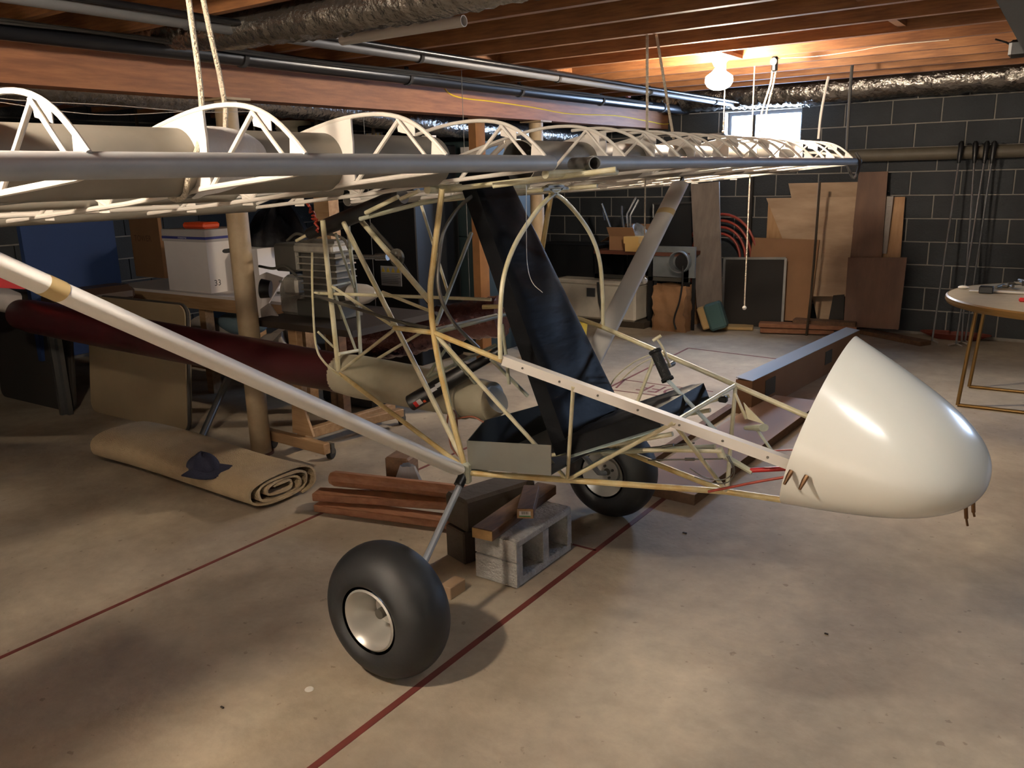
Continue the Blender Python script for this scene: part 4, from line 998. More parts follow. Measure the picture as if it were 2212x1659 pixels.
# cloth pile on the lower shelf, light-blue cushion, propped pole
q = ay(470, 840, by+.3); one('cloth_heap', heap((q.x, by+.30, .27), .30, .20, .2, 3), M_cloth, 'heap of pale grey cloth on the lower bench shelf left of the tan post', 'cloth', sharp=60)
q = ay(600, 870, by+.2); one('cloth_heap', heap((min(q.x+.05, bx1-.3), by+.29, .27), .26, .2, .18, 5), M_cloth, 'heap of whitish cloth right of the tan post under the maroon boom', 'cloth', sharp=60)
q = ay(570, 725, by+.5); one('cushion', MB().sphere((q.x-.02, by+.33, .27+.21), .2, 24, 14, (1.3, .55, .42)), M_lblue, 'light blue rounded cushion behind the tan post', 'cushion')
obj_c = V((q.x, by+.45, 0))
a, b = az(437, 950), ay(500, 800, 3.15)
pl = thing('leaning_pole', 'grey pole leaning from the floor beside the navy cap', 'pole', a)
obj('pole_shaft', MB().tube([a+V((0,0,.02)), b, b+(b-a)*.3], .022, 14), M_mgrey, pl); obj('foot', MB().tube([a+V((0,0,0)), a+(b-a)*.03+V((0,0,.01))], .028, 14), M_blackp, pl)
# ================================================================ engine on its rolling wooden stand
# stand: base beams, post, casters
st = thing('rolling_stand', 'pale wooden stand on casters carrying the dark table with the engine', 'stand', (-3.75, 3.3, 0))
g0 = az(655, 955); gx, gy = g0.x, g0.y
b0, b1 = az(560, 940), az(712, 980)
f0 = b0+V((0,0,.10)); f1 = b1+V((0,0,.10))
obj('base_beam', MB().rbox(*(lambda c, s, R: (c, s, .004, R))(*flatbar(az(575, 935, .09), az(707, 970, .09), .06, .045))), M_wood, st, smooth=False)
obj('base_beam', MB().rbox(*(lambda c, s, R: (c, s, .004, R))(*flatbar(az(660, 938, .10), az(850, 880, .10), .06, .045))), M_wood, st, smooth=False)
obj('base_beam', MB().rbox(*(lambda c, s, R: (c, s, .004, R))(*flatbar(az(765, 915, .10), az(868, 890, .10), .05, .05))), M_wood, st, smooth=False)
pb = az(657, 940, .10); ptop = V((pb.x, pb.y, .70))
obj('post', MB().rbox((pb.x, pb.y, .40), (.07, .045, .62), .004), M_wood, st, smooth=False)
obj('post_gusset', MB().prism([V((pb.x-.05, pb.y-.024, .12)), V((pb.x+.12, pb.y-.024, .12)), V((pb.x+.035, pb.y-.024, .34)), V((pb.x-.03, pb.y-.024, .34))], (0, -.015, 0)), M_wood, st, smooth=False)
for (px, py) in ((715, 978), (590, 955), (868, 905)):
    c = az(px, py, .035)
    cs2 = obj('caster', MB().lathe(c, (1, .3, 0), [(-.014, 0), (-.014, .03), (-.010, .035), (.010, .035), (.014, .03), (.014, 0)], 20), M_blackp, st)
    obj('fork', MB().bbox(c+V((-.02, -.012, 0)), c+V((.02, .012, .055))), M_engd, cs2, smooth=False)
zt2 = ay(655, 697, pb.y).z
e0 = ay(560, 690, pb.y-.05); e1 = ay(835, 690, pb.y+.55)
tb2 = thing('engine_table', 'dark low table holding the loose engine, left of the aft frame', 'table', (pb.x, pb.y+.3, zt2-.05))
tx0, tx1 = ay(562, 690, pb.y).x, ay(850, 690, pb.y+.25).x
obj('table_top', MB().bbox((tx0, pb.y-.06, zt2-.035), (tx1, pb.y+.62, zt2)), mat('dark_table', '2a221b', .6), tb2, smooth=False)
for x in (tx0+.06, ay(722, 860, pb.y+.5).x):
    obj('leg', MB().bbox((x-.03, pb.y+.50, .0), (x+.03, pb.y+.56, zt2-.035)), M_woodb, tb2, smooth=False)
EY = pb.y+.22
def ep(px, py, dy=0): return ay(px, py, EY+dy)
en = thing('engine', 'loose grey two-cylinder engine with black intake standing on the dark table', 'engine', (ep(680, 600).x, EY, zt2))
cz = ep(640, 632); obj('crankcase', MB().lathe(cz+V((0, .07, 0)), (0, -1, 0), [(0, 0), (0, .085), (.03, .105), (.09, .11), (.11, .095), (.115, .06), (.13, .055), (.14, .03), (.14, 0)], 20).rbox(cz+V((.03, 0, -.06)), (.20, .15, .12), .02).rbox(cz+V((.05, -.02, .05)), (.12, .14, .10), .015), M_engine, en)
for k in range(8):
    a_ = k*math.pi/4; obj('case_bolt', MB().tube([cz+V((.095*math.cos(a_), -.045, .095*math.sin(a_))), cz+V((.095*math.cos(a_), -.058, .095*math.sin(a_)))], .008, 6), M_alu, en)
ci = ep(592, 622); obj('intake', MB().lathe(ci+V((0, -.05, 0)), (-.8, -.6, .1), [(-.02, .0), (-.02, .05), (.035, .058), (.04, .05), (.03, .04), (.0, .0)], 24), M_blackp, en)
h0, h1 = ep(640, 548), ep(640, 520)
hb0 = ep(618, 582); hb1 = ep(664, 525)
obj('valve_cover', MB().rbox(((hb0.x+hb1.x)/2, EY, (hb0.z+hb1.z)/2), (abs(hb1.x-hb0.x), .17, abs(hb1.z-hb0.z)), .014), M_engd, en)
fz0, fz1 = ep(705, 645), ep(705, 518)
fx0, fx1 = ep(664, 580).x, ep(748, 580).x
for k in range(9):
    z = fz0.z+(fz1.z-fz0.z)*(k+.5)/9
    obj('cooling_fin', MB().rbox(((fx0+fx1)/2, EY, z), ((fx1-fx0)*(1 if k > 2 else .85), .16, .008), .003), M_engine, en, smooth=False)
obj('cylinder', MB().bbox((fx0+.02, EY-.055, fz0.z-.02), (fx1-.02, EY+.055, fz1.z)), M_engd, en, smooth=False)
obj('rocker_box', MB().rbox(((fx0+fx1)/2, EY-.01, ep(705, 535).z), (fx1-fx0, .17, .045), .01), M_engine, en)
a, b = ep(750, 555), ep(838, 555); obj('output_shaft', MB().tube([a, a.lerp(b, .7), a.lerp(b, .72), b], [.012, .012, .019, .019], 14), M_silver, en)
obj('sump', MB().rbox(((fx0+fx1)/2, EY, (zt2+fz0.z)/2), (fx1-fx0+.05, .17, max(.05, fz0.z-zt2)), .01), M_engd, en)
for pts in ([(620, 520), (640, 505), (665, 512)], [(560, 575), (590, 580), (615, 575), (640, 595)], [(665, 520), (700, 505), (740, 515), (755, 540)]):
    obj('pipe', MB().tube(catmull([ep(*q, -.1) for q in pts], 5), .008, 8), M_engd, en)
cn = ep(790, 640, .05)
one('cowling_cone', MB().lathe(cn+V((-.12, 0, 0)), (1, .1, .1), [(-.02, .0), (-.02, .058), (.05, .062), (.12, .052), (.19, .022), (.195, 0)], 28), M_wht2, 'white cone-shaped cowling lying at the right end of the engine table', 'cowling')
one('paper_sheets', MB().prism([ep(548, 600, .20), ep(575, 588, .20), ep(612, 600, .24), ep(560, 690, .20)], (0, .01, 0)).prism([ep(562, 668, -.14), ep(580, 655, -.12), ep(604, 690, -.14), ep(566, 700, -.16)], (0, .01, 0)), M_wbox, 'crumpled white plastic sheet hanging off the engine table beside the tan post', 'sheet', smooth=False)
one('dark_box', MB().rbox(az(700, 860, .12)+V((.0, .35, 0)), (.5, .3, .2), .02), M_blackv, 'black plastic box on the floor behind the stand post', 'box')
# stud post behind engine
a = az(738, 868)
one('wall_stud', MB().bbox((a.x-.12, a.y, 0), (a.x-.02, a.y+.04, 1.42)).bbox((a.x-.02, a.y, 0), (a.x+.02, a.y+.09, 1.42)), M_wood, 'pair of pale upright studs behind the engine cylinder fins', 'stud', smooth=False)
# dark cabinets and boiler in the far left corner
def cab(px0, px1, pyt, pyb, y, d, m, lab, nm='cabinet', zlo=None, zhi=None, cat='cabinet'):
    x0, x1 = ay(px0, (pyt+pyb)/2, y).x, ay(px1, (pyt+pyb)/2, y).x; pm = (px0+px1)/2
    z1 = zhi if zhi is not None else ay(pm, pyt, y).z; z0 = zlo if zlo is not None else max(0, ay(pm, pyb, y).z)
    t = thing(nm, lab, cat, ((x0+x1)/2, y+d/2, z0))
    obj('casing', MB().rbox(((x0+x1)/2, y+d/2, (z0+z1)/2), (x1-x0, d, z1-z0), .008), m, t, smooth=False)
    return t, x0, x1, z0, z1
t, x0, x1, z0, z1 = cab(745, 898, 300, 700, 5.0, .55, M_blackv, 'tall black boiler cabinet with a warning label behind the engine cage', 'boiler', 0, 1.75, cat='boiler')
for k, (pa, pb_) in enumerate((((822, 574), (868, 619)), ((790, 288), (827, 311)))):
    a = ay(*pa, 4.995); b = ay(*pb_, 4.995)
    lb = obj('warning_label', MB().bbox((a.x, 4.994, b.z), (b.x, 4.999, a.z)), mat('grey_label', '8f9092', .7), t, smooth=False)
    for j in range(4):
        xx = a.x+(b.x-a.x)*(j+.5)/4; w = (b.x-a.x)*.09; zz = a.z-(a.z-b.z)*.18
        obj('warning_triangle', MB().prism([V((xx-w, 4.9925, zz-w)), V((xx+w, 4.9925, zz-w)), V((xx, 4.9925, zz+w))], (0, .001, 0)), M_warn, lb, smooth=False)
    obj('text_lines', (lambda mb: [mb.bbox((a.x+.01, 4.9925, a.z-(a.z-b.z)*(.4+.09*j)-.003), (b.x-.012-.02*(j % 2), 4.9935, a.z-(a.z-b.z)*(.4+.09*j))) for j in range(6)] and mb)(MB()), M_txtb, lb, smooth=False)
t, x0, x1, z0, z1 = cab(905, 1046, 280, 640, 5.6, .7, M_teal, 'tall dark teal metal cabinet behind the seat back', 'cabinet', 0, 1.78)
xm = (x0+x1)/2
for (xa, xb) in ((x0+.01, xm-.004), (xm+.004, x1-.01)):
    dr = obj('door', MB().bbox((xa, 5.585, .05), (xb, 5.6, 1.0)), M_teal, t, smooth=False); dr2 = obj('door', MB().bbox((xa, 5.585, 1.012), (xb, 5.6, 1.76)), M_teal, t, smooth=False)
obj('handle', MB().bbox((xm-.05, 5.57, 1.2), (xm-.035, 5.585, 1.32)), M_mgrey, t, smooth=False)
a, b = ay(983, 318, 5.5), ay(1008, 343, 5.5)
nt_ = one('paper_note', MB().bbox((a.x, 5.57, b.z), (b.x, 5.575, a.z)), M_wbox, 'white note with blue handwriting on the teal cabinet', 'note', smooth=False)
a = ay(1012, 290, 5.3); one('door_post', MB().bbox((a.x, 5.3, 0), (a.x+.07, 5.42, ZJ+.03)), mat('orange_stud', '8a6038', .65, var=.2), 'orange-brown upright stud with bolt holes behind the seat back', 'stud', smooth=False)
# white bent pipe frame behind the wing
wfm = thing('white_pipe_frame', 'white plastic pipe frame with angled arms seen above the wing root', 'frame', ay(1095, 340, 4.6))
for pts in ([(1003, 342), (1060, 312), (1092, 305)], [(1058, 342), (1092, 308)], [(880, 315), (915, 298)], [(900, 318), (918, 304)]):
    obj('arm', MB().tube([ay(*q, 4.6) for q in pts], .018, 10), M_pvc, wfm)
obj('upright', MB().bbox(ay(1090, 345, 4.6)+V((0,0,-.1)), ay(1114, 300, 4.6)+V((0, .06, 0))), M_pvc, wfm, smooth=False); obj('elbow', MB().bbox(ay(912, 312, 4.6)+V((0,0,0)), ay(930, 292, 4.6)+V((0,.06,0))), M_pvc, wfm, smooth=False)
# shelf with buckets above (upper left)
a = ay(640, 300, 4.4); b = ay(640, 262, 4.4)
shx = a.x; shz = ay(640, 306, 4.4).z
sh = thing('hanging_shelf', 'dark shelf hung from the joists behind the near wing holding the white bucket', 'shelf', (shx-.6, 4.45, shz))
obj('shelf_board', MB().bbox((shx-1.7, 4.15, shz-.03), (shx+.5, 4.75, shz)), M_woodd, sh, smooth=False)
for xx in (shx-1.69, shx+.47):
    for yy in (4.16, 4.72): obj('hanger', MB().bbox((xx, yy, shz-.03), (xx+.02, yy+.02, ZJ+.01)), M_woodd, sh, smooth=False)
bk = thing('bucket', 'white ribbed plastic bucket on the dark shelf behind the near wing', 'bucket', (shx-.02, 4.4, shz))
hh = max(.12, b.z-shz)
obj('pail', MB().lathe((shx-.02, 4.4, shz), (0, 0, 1), [(0, 0), (0, .115), (hh*.35, .122), (hh*.36, .13), (hh*.42, .13), (hh*.43, .124), (hh*.62, .127), (hh*.63, .135), (hh*.7, .135), (hh*.71, .13), (hh, .133), (hh, .126), (.02, .11), (.02, 0)], 32), mat('bucket_white', 'c5bda6', .5), bk)
for i, (dx, w, h, m, lb) in enumerate(((-.5, .35, .13, M_blackv, 'black box on the dark shelf left of the bucket'), (-1.05, .45, .15, M_dgrey, 'dark grey box at the left of the dark shelf'), (.25, .2, .1, M_blackv, 'small black box right of the bucket'))):
    one('storage_box', MB().rbox((shx+dx, 4.43, shz+h/2), (w, .3, h), .01), m, lb, 'box', smooth=False)
# foil-wrapped duct lying on floor behind the cage
q0, q1 = ay(770, 730, 4.0), ay(1075, 735, 4.3)
q0 = V((q0.x-.1, 4.0, .42)); q1 = V((ay(1085, 715, 4.3).x, 4.3, .62))
duct([q0, q0.lerp(q1, .33)+V((0,0,-.05)), q0.lerp(q1, .66), q1], .13, M_foilr, 'foil_bundle', 'dark reddish foil-wrapped duct lying behind the aeroplane frame', amp=.05)
for k, tt_ in enumerate((.2, .8)):
    c = q0.lerp(q1, tt_); one('sling_wire', MB().tube([V((c.x, c.y+.02, ZJ+.01)), c+V((0, .02, .12))], .002, 6), M_engd, ['thin wire holding up the left end of the reddish foil duct', 'thin wire holding up the right end of the reddish foil duct'][k], 'wire')
a = ay(1247, 745, 5.2); q = az(1245, 752)
bkt = thing('yellow_bucket', 'yellow plastic bucket on the floor just right of the seat back', 'bucket', (q.x-.08, q.y+.1, 0))
obj('pail', MB().lathe((q.x-.08, q.y+.1, 0), (0, 0, 1), [(0, 0), (0, .10), (.2, .12), (.2, .126), (.215, .126), (.215, .115), (.02, .095), (.02, 0)], 28), M_yelb, bkt)
# ================================================================ workbench group by the back wall
WY = 7.45
def W3(px, py, y=WY): return ay(px, py, y)
zb = W3(1290, 540).z
wx0, wx1 = W3(1165, 545).x, W3(1490, 545).x
wb = thing('steel_workbench', 'black steel-framed workbench in front of the back wall', 'bench', ((wx0+wx1)/2, WY, 0))
xr0 = W3(1285, 545).x
obj('bench_top', MB().bbox((xr0, WY-.02, zb-.035), (wx1, WY+.6, zb)), mat('reddish_board', '5a3324', .6), wb, smooth=False)
for x in (xr0+.02, W3(1405, 600).x, wx1-.03):
    for y in (WY, WY+.55): obj('leg', MB().bbox((x-.025, y, 0), (x+.025, y+.04, zb-.035)), M_blackp, wb, smooth=False)
obj('lower_rail', MB().bbox((xr0, WY, W3(1300, 600).z), (wx1, WY+.03, W3(1300, 592).z)), M_engd, wb, smooth=False)
sc = thing('black_machine', 'low black machine cabinet on the floor at the left end of the workbench', 'machine', (W3(1220, 600).x, WY+.2, 0))
obj('cabinet', MB().rbox((xr0-.40, WY+.25, (W3(1250, 530).z+W3(1250, 600).z)/2), (.75, .4, W3(1250, 530).z-W3(1250, 600).z), .01), M_blackv, sc, smooth=False)
obj('stand_leg', MB().bbox((xr0-.42, WY+.1, 0), (xr0-.37, WY+.15, W3(1250, 598).z)), M_blackv, sc, smooth=False)
p0, p1 = W3(1178, 600, 7.6), W3(1400, 600, 7.6)
one('wall_rail', MB().bbox((p0.x, 7.75, p0.z-.012), (p1.x, 7.79, p0.z+.012)), M_mgrey, 'thin grey rail running behind the white cooler', 'rail', smooth=False)
# cooler
c0, c1 = W3(1205, 690, 7.3), W3(1350, 690, 7.3); zc1 = W3(1270, 612, 7.3).z
ck = thing('cooler', 'dirty white cooler chest under the workbench', 'cooler', ((c0.x+c1.x)/2, 7.5, 0))
zc0 = max(.0, W3(1270, 688, 7.3).z)
one('cooler_pallet', MB().bbox((c0.x, 7.32, 0), (c1.x+.2, 7.7, max(.02, zc0))), M_woodd, 'dark low platform under the white cooler', 'platform', smooth=False)
zc0 = max(.02, zc0)
obj('body', MB().rbox(((c0.x+c1.x)/2+.05, 7.5, (zc0+zc1)/2), (c1.x-c0.x+.12, .4, zc1-zc0), .02), mat('aged_white', 'b8b1a3', .6, var=.2, scale=5), ck)
obj('lid', MB().rbox(((c0.x+c1.x)/2+.05, 7.5, zc1+.01), (c1.x-c0.x+.14, .42, .05), .015), mat('aged_white', '9a9488'), ck)
obj('latch', MB().bbox((W3(1268, 630, 7.29).x, 7.285, W3(1268, 640, 7.29).z), (W3(1285, 630, 7.29).x, 7.3, W3(1268, 622, 7.29).z)), M_mgrey, ck, smooth=False)
obj('strap', MB().tube([(W3(1292, 610, 7.29).x, 7.285, zc1+.02), (W3(1296, 640, 7.29).x, 7.285, (zc0+zc1)/2), (W3(1304, 680, 7.29).x, 7.285, zc0+.03)], .012, 8), M_blackp, ck)
# boxes on the bench
def cbox(px0, px1, pyt, pyb, y, d, m, lab, nm='cardboard_box', zlo=None):
    x0, x1 = W3(px0, pyb, y).x, W3(px1, pyb, y).x; z1 = W3(px0, pyt, y).z; z0 = zlo if zlo is not None else W3(px0, pyb, y).z
    t = thing(nm, lab, 'box', ((x0+x1)/2, y+d/2, z0))
    obj('box_body', MB().box(((x0+x1)/2, y+d/2, (z0+z1)/2), (x1-x0, d, z1-z0)), m, t, smooth=False)
    return t, x0, x1, z0, z1
t, x0, x1, z0, z1 = cbox(1316, 1372, 510, 542, 7.50, .3, M_card, 'open brown cardboard box of metal scraps on the workbench', zlo=zb)
for (fa, fb, ex) in (((x0, 7.5, z1), (x1, 7.5, z1), V((0, -.06, .09))), ((x0, 7.5, z1), (x0, 7.8, z1), V((-.1, 0, -.06))), ((x0, 7.8, z1), (x1, 7.8, z1), V((0, .05, .10)))):
    obj('flap', MB().prism([V(fa), V(fb), V(fb)+ex, V(fa)+ex], (0, .003, .003)), M_card, t, smooth=False)
for i, (px, py, qx, qy) in enumerate([(1300, 440, 1306, 475), (1355, 462, 1374, 425), (1343, 462, 1343, 446), (1362, 465, 1380, 432)]):
    a = W3(px, py, 7.6); b = W3(qx, qy, 7.65); one('metal_strip', MB().tube([b, a, (a.x*.5+(x0+x1)/4, 7.65, z1-.1)], .012, 8), M_silver, ['bent silver strip sticking out at the left of the scrap box', 'long silver strip leaning right out of the scrap box', 'short silver strip standing in the middle of the scrap box', 'second silver strip leaning right out of the scrap box'][i], 'metal strip')
one('plastic_wrap', heap((x0+.22, 7.66, z1-.04), .14, .12, .13, 9), mat('clear_plastic', '8f949a', .15, .3, bump=.6), 'crumpled clear plastic bulging out of the scrap box', 'plastic', sharp=60)
zq = zb
t, x0, x1, z0, z1 = cbox(1350, 1384, 526, 543, 7.40, .14, M_ybox, 'lower cream box of two stacked on the workbench', 'small_box', zlo=zb)
t, x0, x1, z0b, z1b = cbox(1347, 1379, 511, 526, 7.40, .14, M_ybox, 'upper cream box of two stacked on the workbench', 'small_box', zlo=z1)
# shop fan and paper bags
f = W3(1468, 566, 7.4); fan = thing('duct_outlet', 'grey sheet-metal panel with a round duct opening at the right end of the workbench', 'panel', f)
obj('panel', MB().bbox((W3(1408, 598, 7.45).x, 7.45, W3(1440, 598, 7.45).z), (W3(1500, 598, 7.45).x, 7.48, W3(1440, 532, 7.45).z)), mat('galvanised', '868c90', .45, .4, var=.15), fan, smooth=False)
obj('duct_ring', MB().lathe(f+V((0, .04, 0)), (0, -1, 0), [(-.0, .105), (.07, .105), (.07, .095), (.0, .085)], 32), mat('galvanised', '5d6266'), fan)
obj('duct_hole', MB().lathe(f+V((.03, -.0, 0)), (0, -1, 0), [(0, 0), (0, .075), (.004, .075), (.004, 0)], 28), M_blackv, fan)
obj('panel_legs', MB().bbox((W3(1412, 598, 7.45).x, 7.46, 0), (W3(1412, 598, 7.45).x+.03, 7.48, W3(1440, 598, 7.45).z)).bbox((W3(1494, 598, 7.45).x, 7.46, 0), (W3(1494, 598, 7.45).x+.03, 7.48, W3(1440, 598, 7.45).z)), M_blackv, fan, smooth=False)
one('black_hose', MB().tube(catmull([W3(1475, 575, 7.3), W3(1474, 610, 7.3), W3(1468, 650, 7.3), W3(1456, 690, 7.3), W3(1460, 712, 7.3)], 5), .009, 8), M_blackp, 'black cable hanging in front of the brown paper bag', 'cable')
def paperbag(px0, px1, pyt, pyb, lab, y=None):
    g = az((px0+px1)/2, pyb); x0, x1 = ay(px0, pyb, g.y).x, ay(px1, pyb, g.y).x; z1 = ay(px0, pyt, g.y).z; d = .2
    rd = random.Random(int(px0))
    def fn(u, v):
        k = u*4; s = int(k) % 4; t = k-int(k); cs = [(x0, g.y), (x1, g.y), (x1, g.y+d), (x0, g.y+d), (x0, g.y)]
        x = cs[s][0]+(cs[s+1][0]-cs[s][0])*t; y = cs[s][1]+(cs[s+1][1]-cs[s][1])*t
        w = .008*math.sin(9*u*6+7*v)+.006*math.sin(23*v+5*u); return V((x+w, y+w, z1*v*(1+.02*math.sin(u*30)*v)))
    return one('paper_bag', MB().grid(fn, 40, 12), M_paper, lab, 'bag', sharp=30)
paperbag(1410, 1478, 616, 716, 'tall brown paper sack standing under the duct panel')
paperbag(1482, 1502, 626, 700, 'narrow brown paper sack beside the tall one')
# leaning sheets along the back wall
def sheet(px_tl, px_tr, px_br, px_bl, y_t, y_b, m, lab, th=.018, nm='plywood_sheet', cat='sheet'):
    a, b, c, d = ay(*px_tl, y_t), ay(*px_tr, y_t), ay(*px_br, y_b), ay(*px_bl, y_b)
    for q in (c, d): q.z = max(q.z, .001)
    n = (b-a).cross(d-a).normalized()
    if n.y < 0: n = -n
    return one(nm, MB().prism([a, b, c, d], n*th), m, lab, cat, smooth=False)
sheet((1492, 398), (1553, 392), (1560, 666), (1505, 666), 7.85, 7.60, mat('weathered_board', '7a7068', .8, var=.25, scale=3, stretch=(6, 6, 1)), 'tall weathered board leaning on the wall right of the workbench', nm='leaning_board', cat='board')
sheet((1412, 440), (1494, 440), (1494, 534), (1412, 534), 8.0, 8.0, M_blackv, 'black panel with grey metal frame on the wall above the workbench', nm='framed_board', cat='panel')
for (a, b) in (((1410, 440), (1494, 438)), ((1411, 440), (1411, 470))):
    one('panel_edge', MB().tube([ay(*a, 7.99), ay(*b, 7.99)], .012, 6), M_mgrey, 'grey metal edge strip of the black panel, ' + ('top strip' if a[0] == 1410 else 'left strip'), 'strip')
S_ = lambda px, py, y=8.0: ay(px, py, y)
sheet((1703, 396), (1853, 393), (1840, 690), (1765, 690), 8.165, 8.10, M_ply, 'pale plywood sheet with the highest top edge, leaning furthest left of the dark hardboard', .014)
sheet((1660, 430), (1700, 429), (1690, 560), (1653, 560), 8.186, 8.186, M_pine2, 'knotty pine panel whose left end shows beside the pale plywood', th=.01, nm='pine_sheet', cat='panel')
sheet((1655, 428), (1850, 425), (1828, 640), (1740, 640), 8.10, 7.98, M_ply, 'large pale plywood sheet leaning below the highest one', .014)
sheet((1627, 513), (1770, 518), (1748, 694), (1600, 690), 8.02, 7.90, M_card, 'brown hardboard sheet leaning behind the screen', nm='hardboard_sheet')
sheet((1855, 372), (1918, 370), (1895, 690), (1822, 690), 8.10, 8.0, M_plyd, 'tall dark brown hardboard strip, the highest of the leaning sheets', nm='hardboard_sheet')
sheet((1900, 426), (1955, 425), (1945, 556), (1890, 556), 8.15, 8.12, M_pine2, 'knotty pine board showing right of the dark hardboard', nm='pine_board', cat='board')
sheet((1916, 424), (1930, 424), (1915, 548), (1903, 548), 8.11, 8.08, M_cloth, 'narrow grey batten in front of the knotty pine board', nm='batten', cat='batten')
sheet((1832, 556), (1959, 556), (1941, 712), (1822, 705), 8.0, 7.9, M_plyd, 'wide dark brown hardboard sheet at the right of the leaning sheets', nm='hardboard_sheet')
sheet((1800, 638), (1824, 636), (1822, 690), (1790, 690), 7.98, 7.96, M_dgrey, 'small dark square board low between plywood and hardboard', nm='square_board', cat='board')
one('leaning_rod', MB().tube([S_(1771, 392, 7.7), S_(1762, 520, 7.7), S_(1752, 640, 7.7), V((S_(1744, 690, 7.7).x, 7.7, .0))], .011, 8), M_woodd, 'thin dark pole leaning against the plywood sheets', 'pole')
# screen with aluminium frame
sa, sb, sc_, sd = ay(1566, 558, 7.92), ay(1698, 558, 7.92), ay(1690, 702, 7.82), ay(1560, 700, 7.82)
for q in (sc_, sd): q.z = .01
scn = thing('framed_screen', 'dark mesh screen with aluminium frame standing against the sheets', 'screen', (sd+sc_)/2)
obj('mesh', MB().prism([sa, sb, sc_, sd], (0, .006, .001)), mat('dark_mesh', '1c1815', .8), scn, smooth=False)
for (p, q) in ((sa, sb), (sb, sc_), (sc_, sd), (sd, sa)): obj('frame_bar', MB().box(*flatbar(p+V((0,-.006,0)), q+V((0,-.006,0)), .022, .014, (0, 1, 0) if False else ((0,0,1) if abs((q-p).z) < .2 else (1,0,0)))), M_alu, scn, smooth=False)
# red hose coil on the wall
hc = ay(1560, 545, 8.05)
for i, (r, dx) in enumerate(((.26, 0), (.235, .01), (.2, -.01), (.17, 0), (.145, .005))):
    pass
mbh = MB()
for i in range(4):
    r = .38-.055*i; mbh.tube([hc+V((r*math.cos(a*math.pi/18)*.95, -.03-.008*i, -.06+r*math.sin(a*math.pi/18)*1.15)) for a in range(0, 37)], .013, 8)
one('red_hose', mbh, M_redh, 'coiled red hose hanging on the block wall behind the leaning board', 'hose')
one('wall_conduit', MB().bbox((ay(1622, 400, 8.15).x-.02, 8.14, 0.5), (ay(1622, 400, 8.15).x+.02, 8.18, 2.0)), M_dgrey, 'dark vertical conduit on the block wall beside the red hose', 'conduit', smooth=False)
# foam and teal cushion
q = az(1530, 716)
cu = thing('foam_cushion', 'worn cushion with yellow foam and teal cover leaning by the screen', 'cushion', q)
R = Matrix.Rotation(-.35, 3, 'Y')@Matrix.Rotation(.3, 3, 'Z')
obj('foam', MB().rbox(q+V((-.06, .05, .125)), (.07, .3, .22), .012, R), M_foam, cu, smooth=False); obj('cover', MB().rbox(q+V((.05, .06, .15)), (.16, .28, .26), .02, R), M_tealf, cu)
one('foam_slab', MB().rbox(az(1580, 710, .02)+V((0, .1, 0)), (.34, .18, .03), .006, Matrix.Rotation(.3, 3, 'Z')), M_foam, 'thin yellow foam slab on the floor in front of the screen', 'slab', smooth=False)
# stacked boards by the wall
for i, (a, b, z, lb) in enumerate((((1642, 712), (1800, 716), .03, 'lowest brown board of the stack under the plywood sheets'), ((1640, 700), (1850, 708), .075, 'second brown board of the stack under the plywood sheets'), ((1715, 692), (1850, 700), .11, 'thin dark board topping the stack under the plywood sheets'), ((1850, 712), (2000, 742), .02, 'long dark board on the floor below the wide dark hardboard'))):
    pa, pb2 = az(*a, z), az(*b, z); c, sz, R = flatbar(pa, pb2, .038, .13); one('board', MB().rbox(c, sz, .003, R), M_woodr if i < 2 else M_woodb, lb, 'board', smooth=False)
# long carton on the floor
n0, n1 = az(1622, 898), az(1776, 829)
d = (V((-1.47, 6.9, 0))-n0).normalized(); s = V((-d.y, d.x, 0)); L = 2.05; hbx = .22; wbx = .11
bxm = thing('long_carton', 'long brown cardboard carton lying on the floor behind the nose fairing', 'box', n0+d*L/2)
tilt = V((0, 0, 0))
obj('carton_body', MB().prism([n0, n0+d*L, n0+d*L+s*wbx, n0+s*wbx], (0, 0, hbx)), M_card, bxm, smooth=False)
obj('carton_top', MB().prism([n0+V((0,0,hbx)), n0+d*L+V((0,0,hbx)), n0+d*L+s*wbx+V((0,0,hbx+.012)), n0+s*wbx+V((0,0,hbx+.012))], (0, 0, .004)), mat('taped_top', '8f887e', .6), bxm, smooth=False)
for t0, hh_, w_ in ((.28, .11, .16), (1.35, .1, .14), (1.9, .08, .1)):
    c = n0+d*t0+V((0, 0, .13)); obj('tape_patch', MB().prism([c-d*w_/2-V((0,0,hh_/2))-s*.003, c+d*w_/2-V((0,0,hh_/2))-s*.003, c+d*w_/2+V((0,0,hh_/2))-s*.003, c-d*w_/2+V((0,0,hh_/2))-s*.003], s*.002), mat('dark_tape', '33352f', .5), bxm, smooth=False)
# flat foam/board packages on the floor below it
m0, m1 = az(1500, 1092), az(1762, 893); d = (m1-m0).normalized(); s = V((-d.y, d.x, 0))
fp = thing('flat_carton', 'flat pale package with brown edges on the floor below the cockpit floor tubes', 'package', m0+d*.8)
Lf = 1.9; wfp = .33; m0b = m0-d*.0
obj('package_body', MB().prism([m0b, m0b+d*Lf, m0b+d*Lf+s*wfp, m0b+s*wfp], (0, 0, .05)), M_woodb, fp, smooth=False)
obj('package_top', MB().prism([m0b+V((0,0,.05)), m0b+d*Lf+V((0,0,.05)), m0b+d*Lf+s*wfp+V((0,0,.05)), m0b+s*wfp+V((0,0,.05))], (0, 0, .003)), M_pinkp, fp, smooth=False)
r0, r1 = az(1405, 1010), az(1590, 885); d = (r1-r0).normalized(); s = V((-d.y, d.x, 0))
one('wooden_strip', MB().prism([r0, r0+d*1.25, r0+d*1.25+s*.05, r0+s*.05], (0, 0, .035)), M_woodb, 'long brown wooden strip on the floor left of the flat package', 'strip', smooth=False)
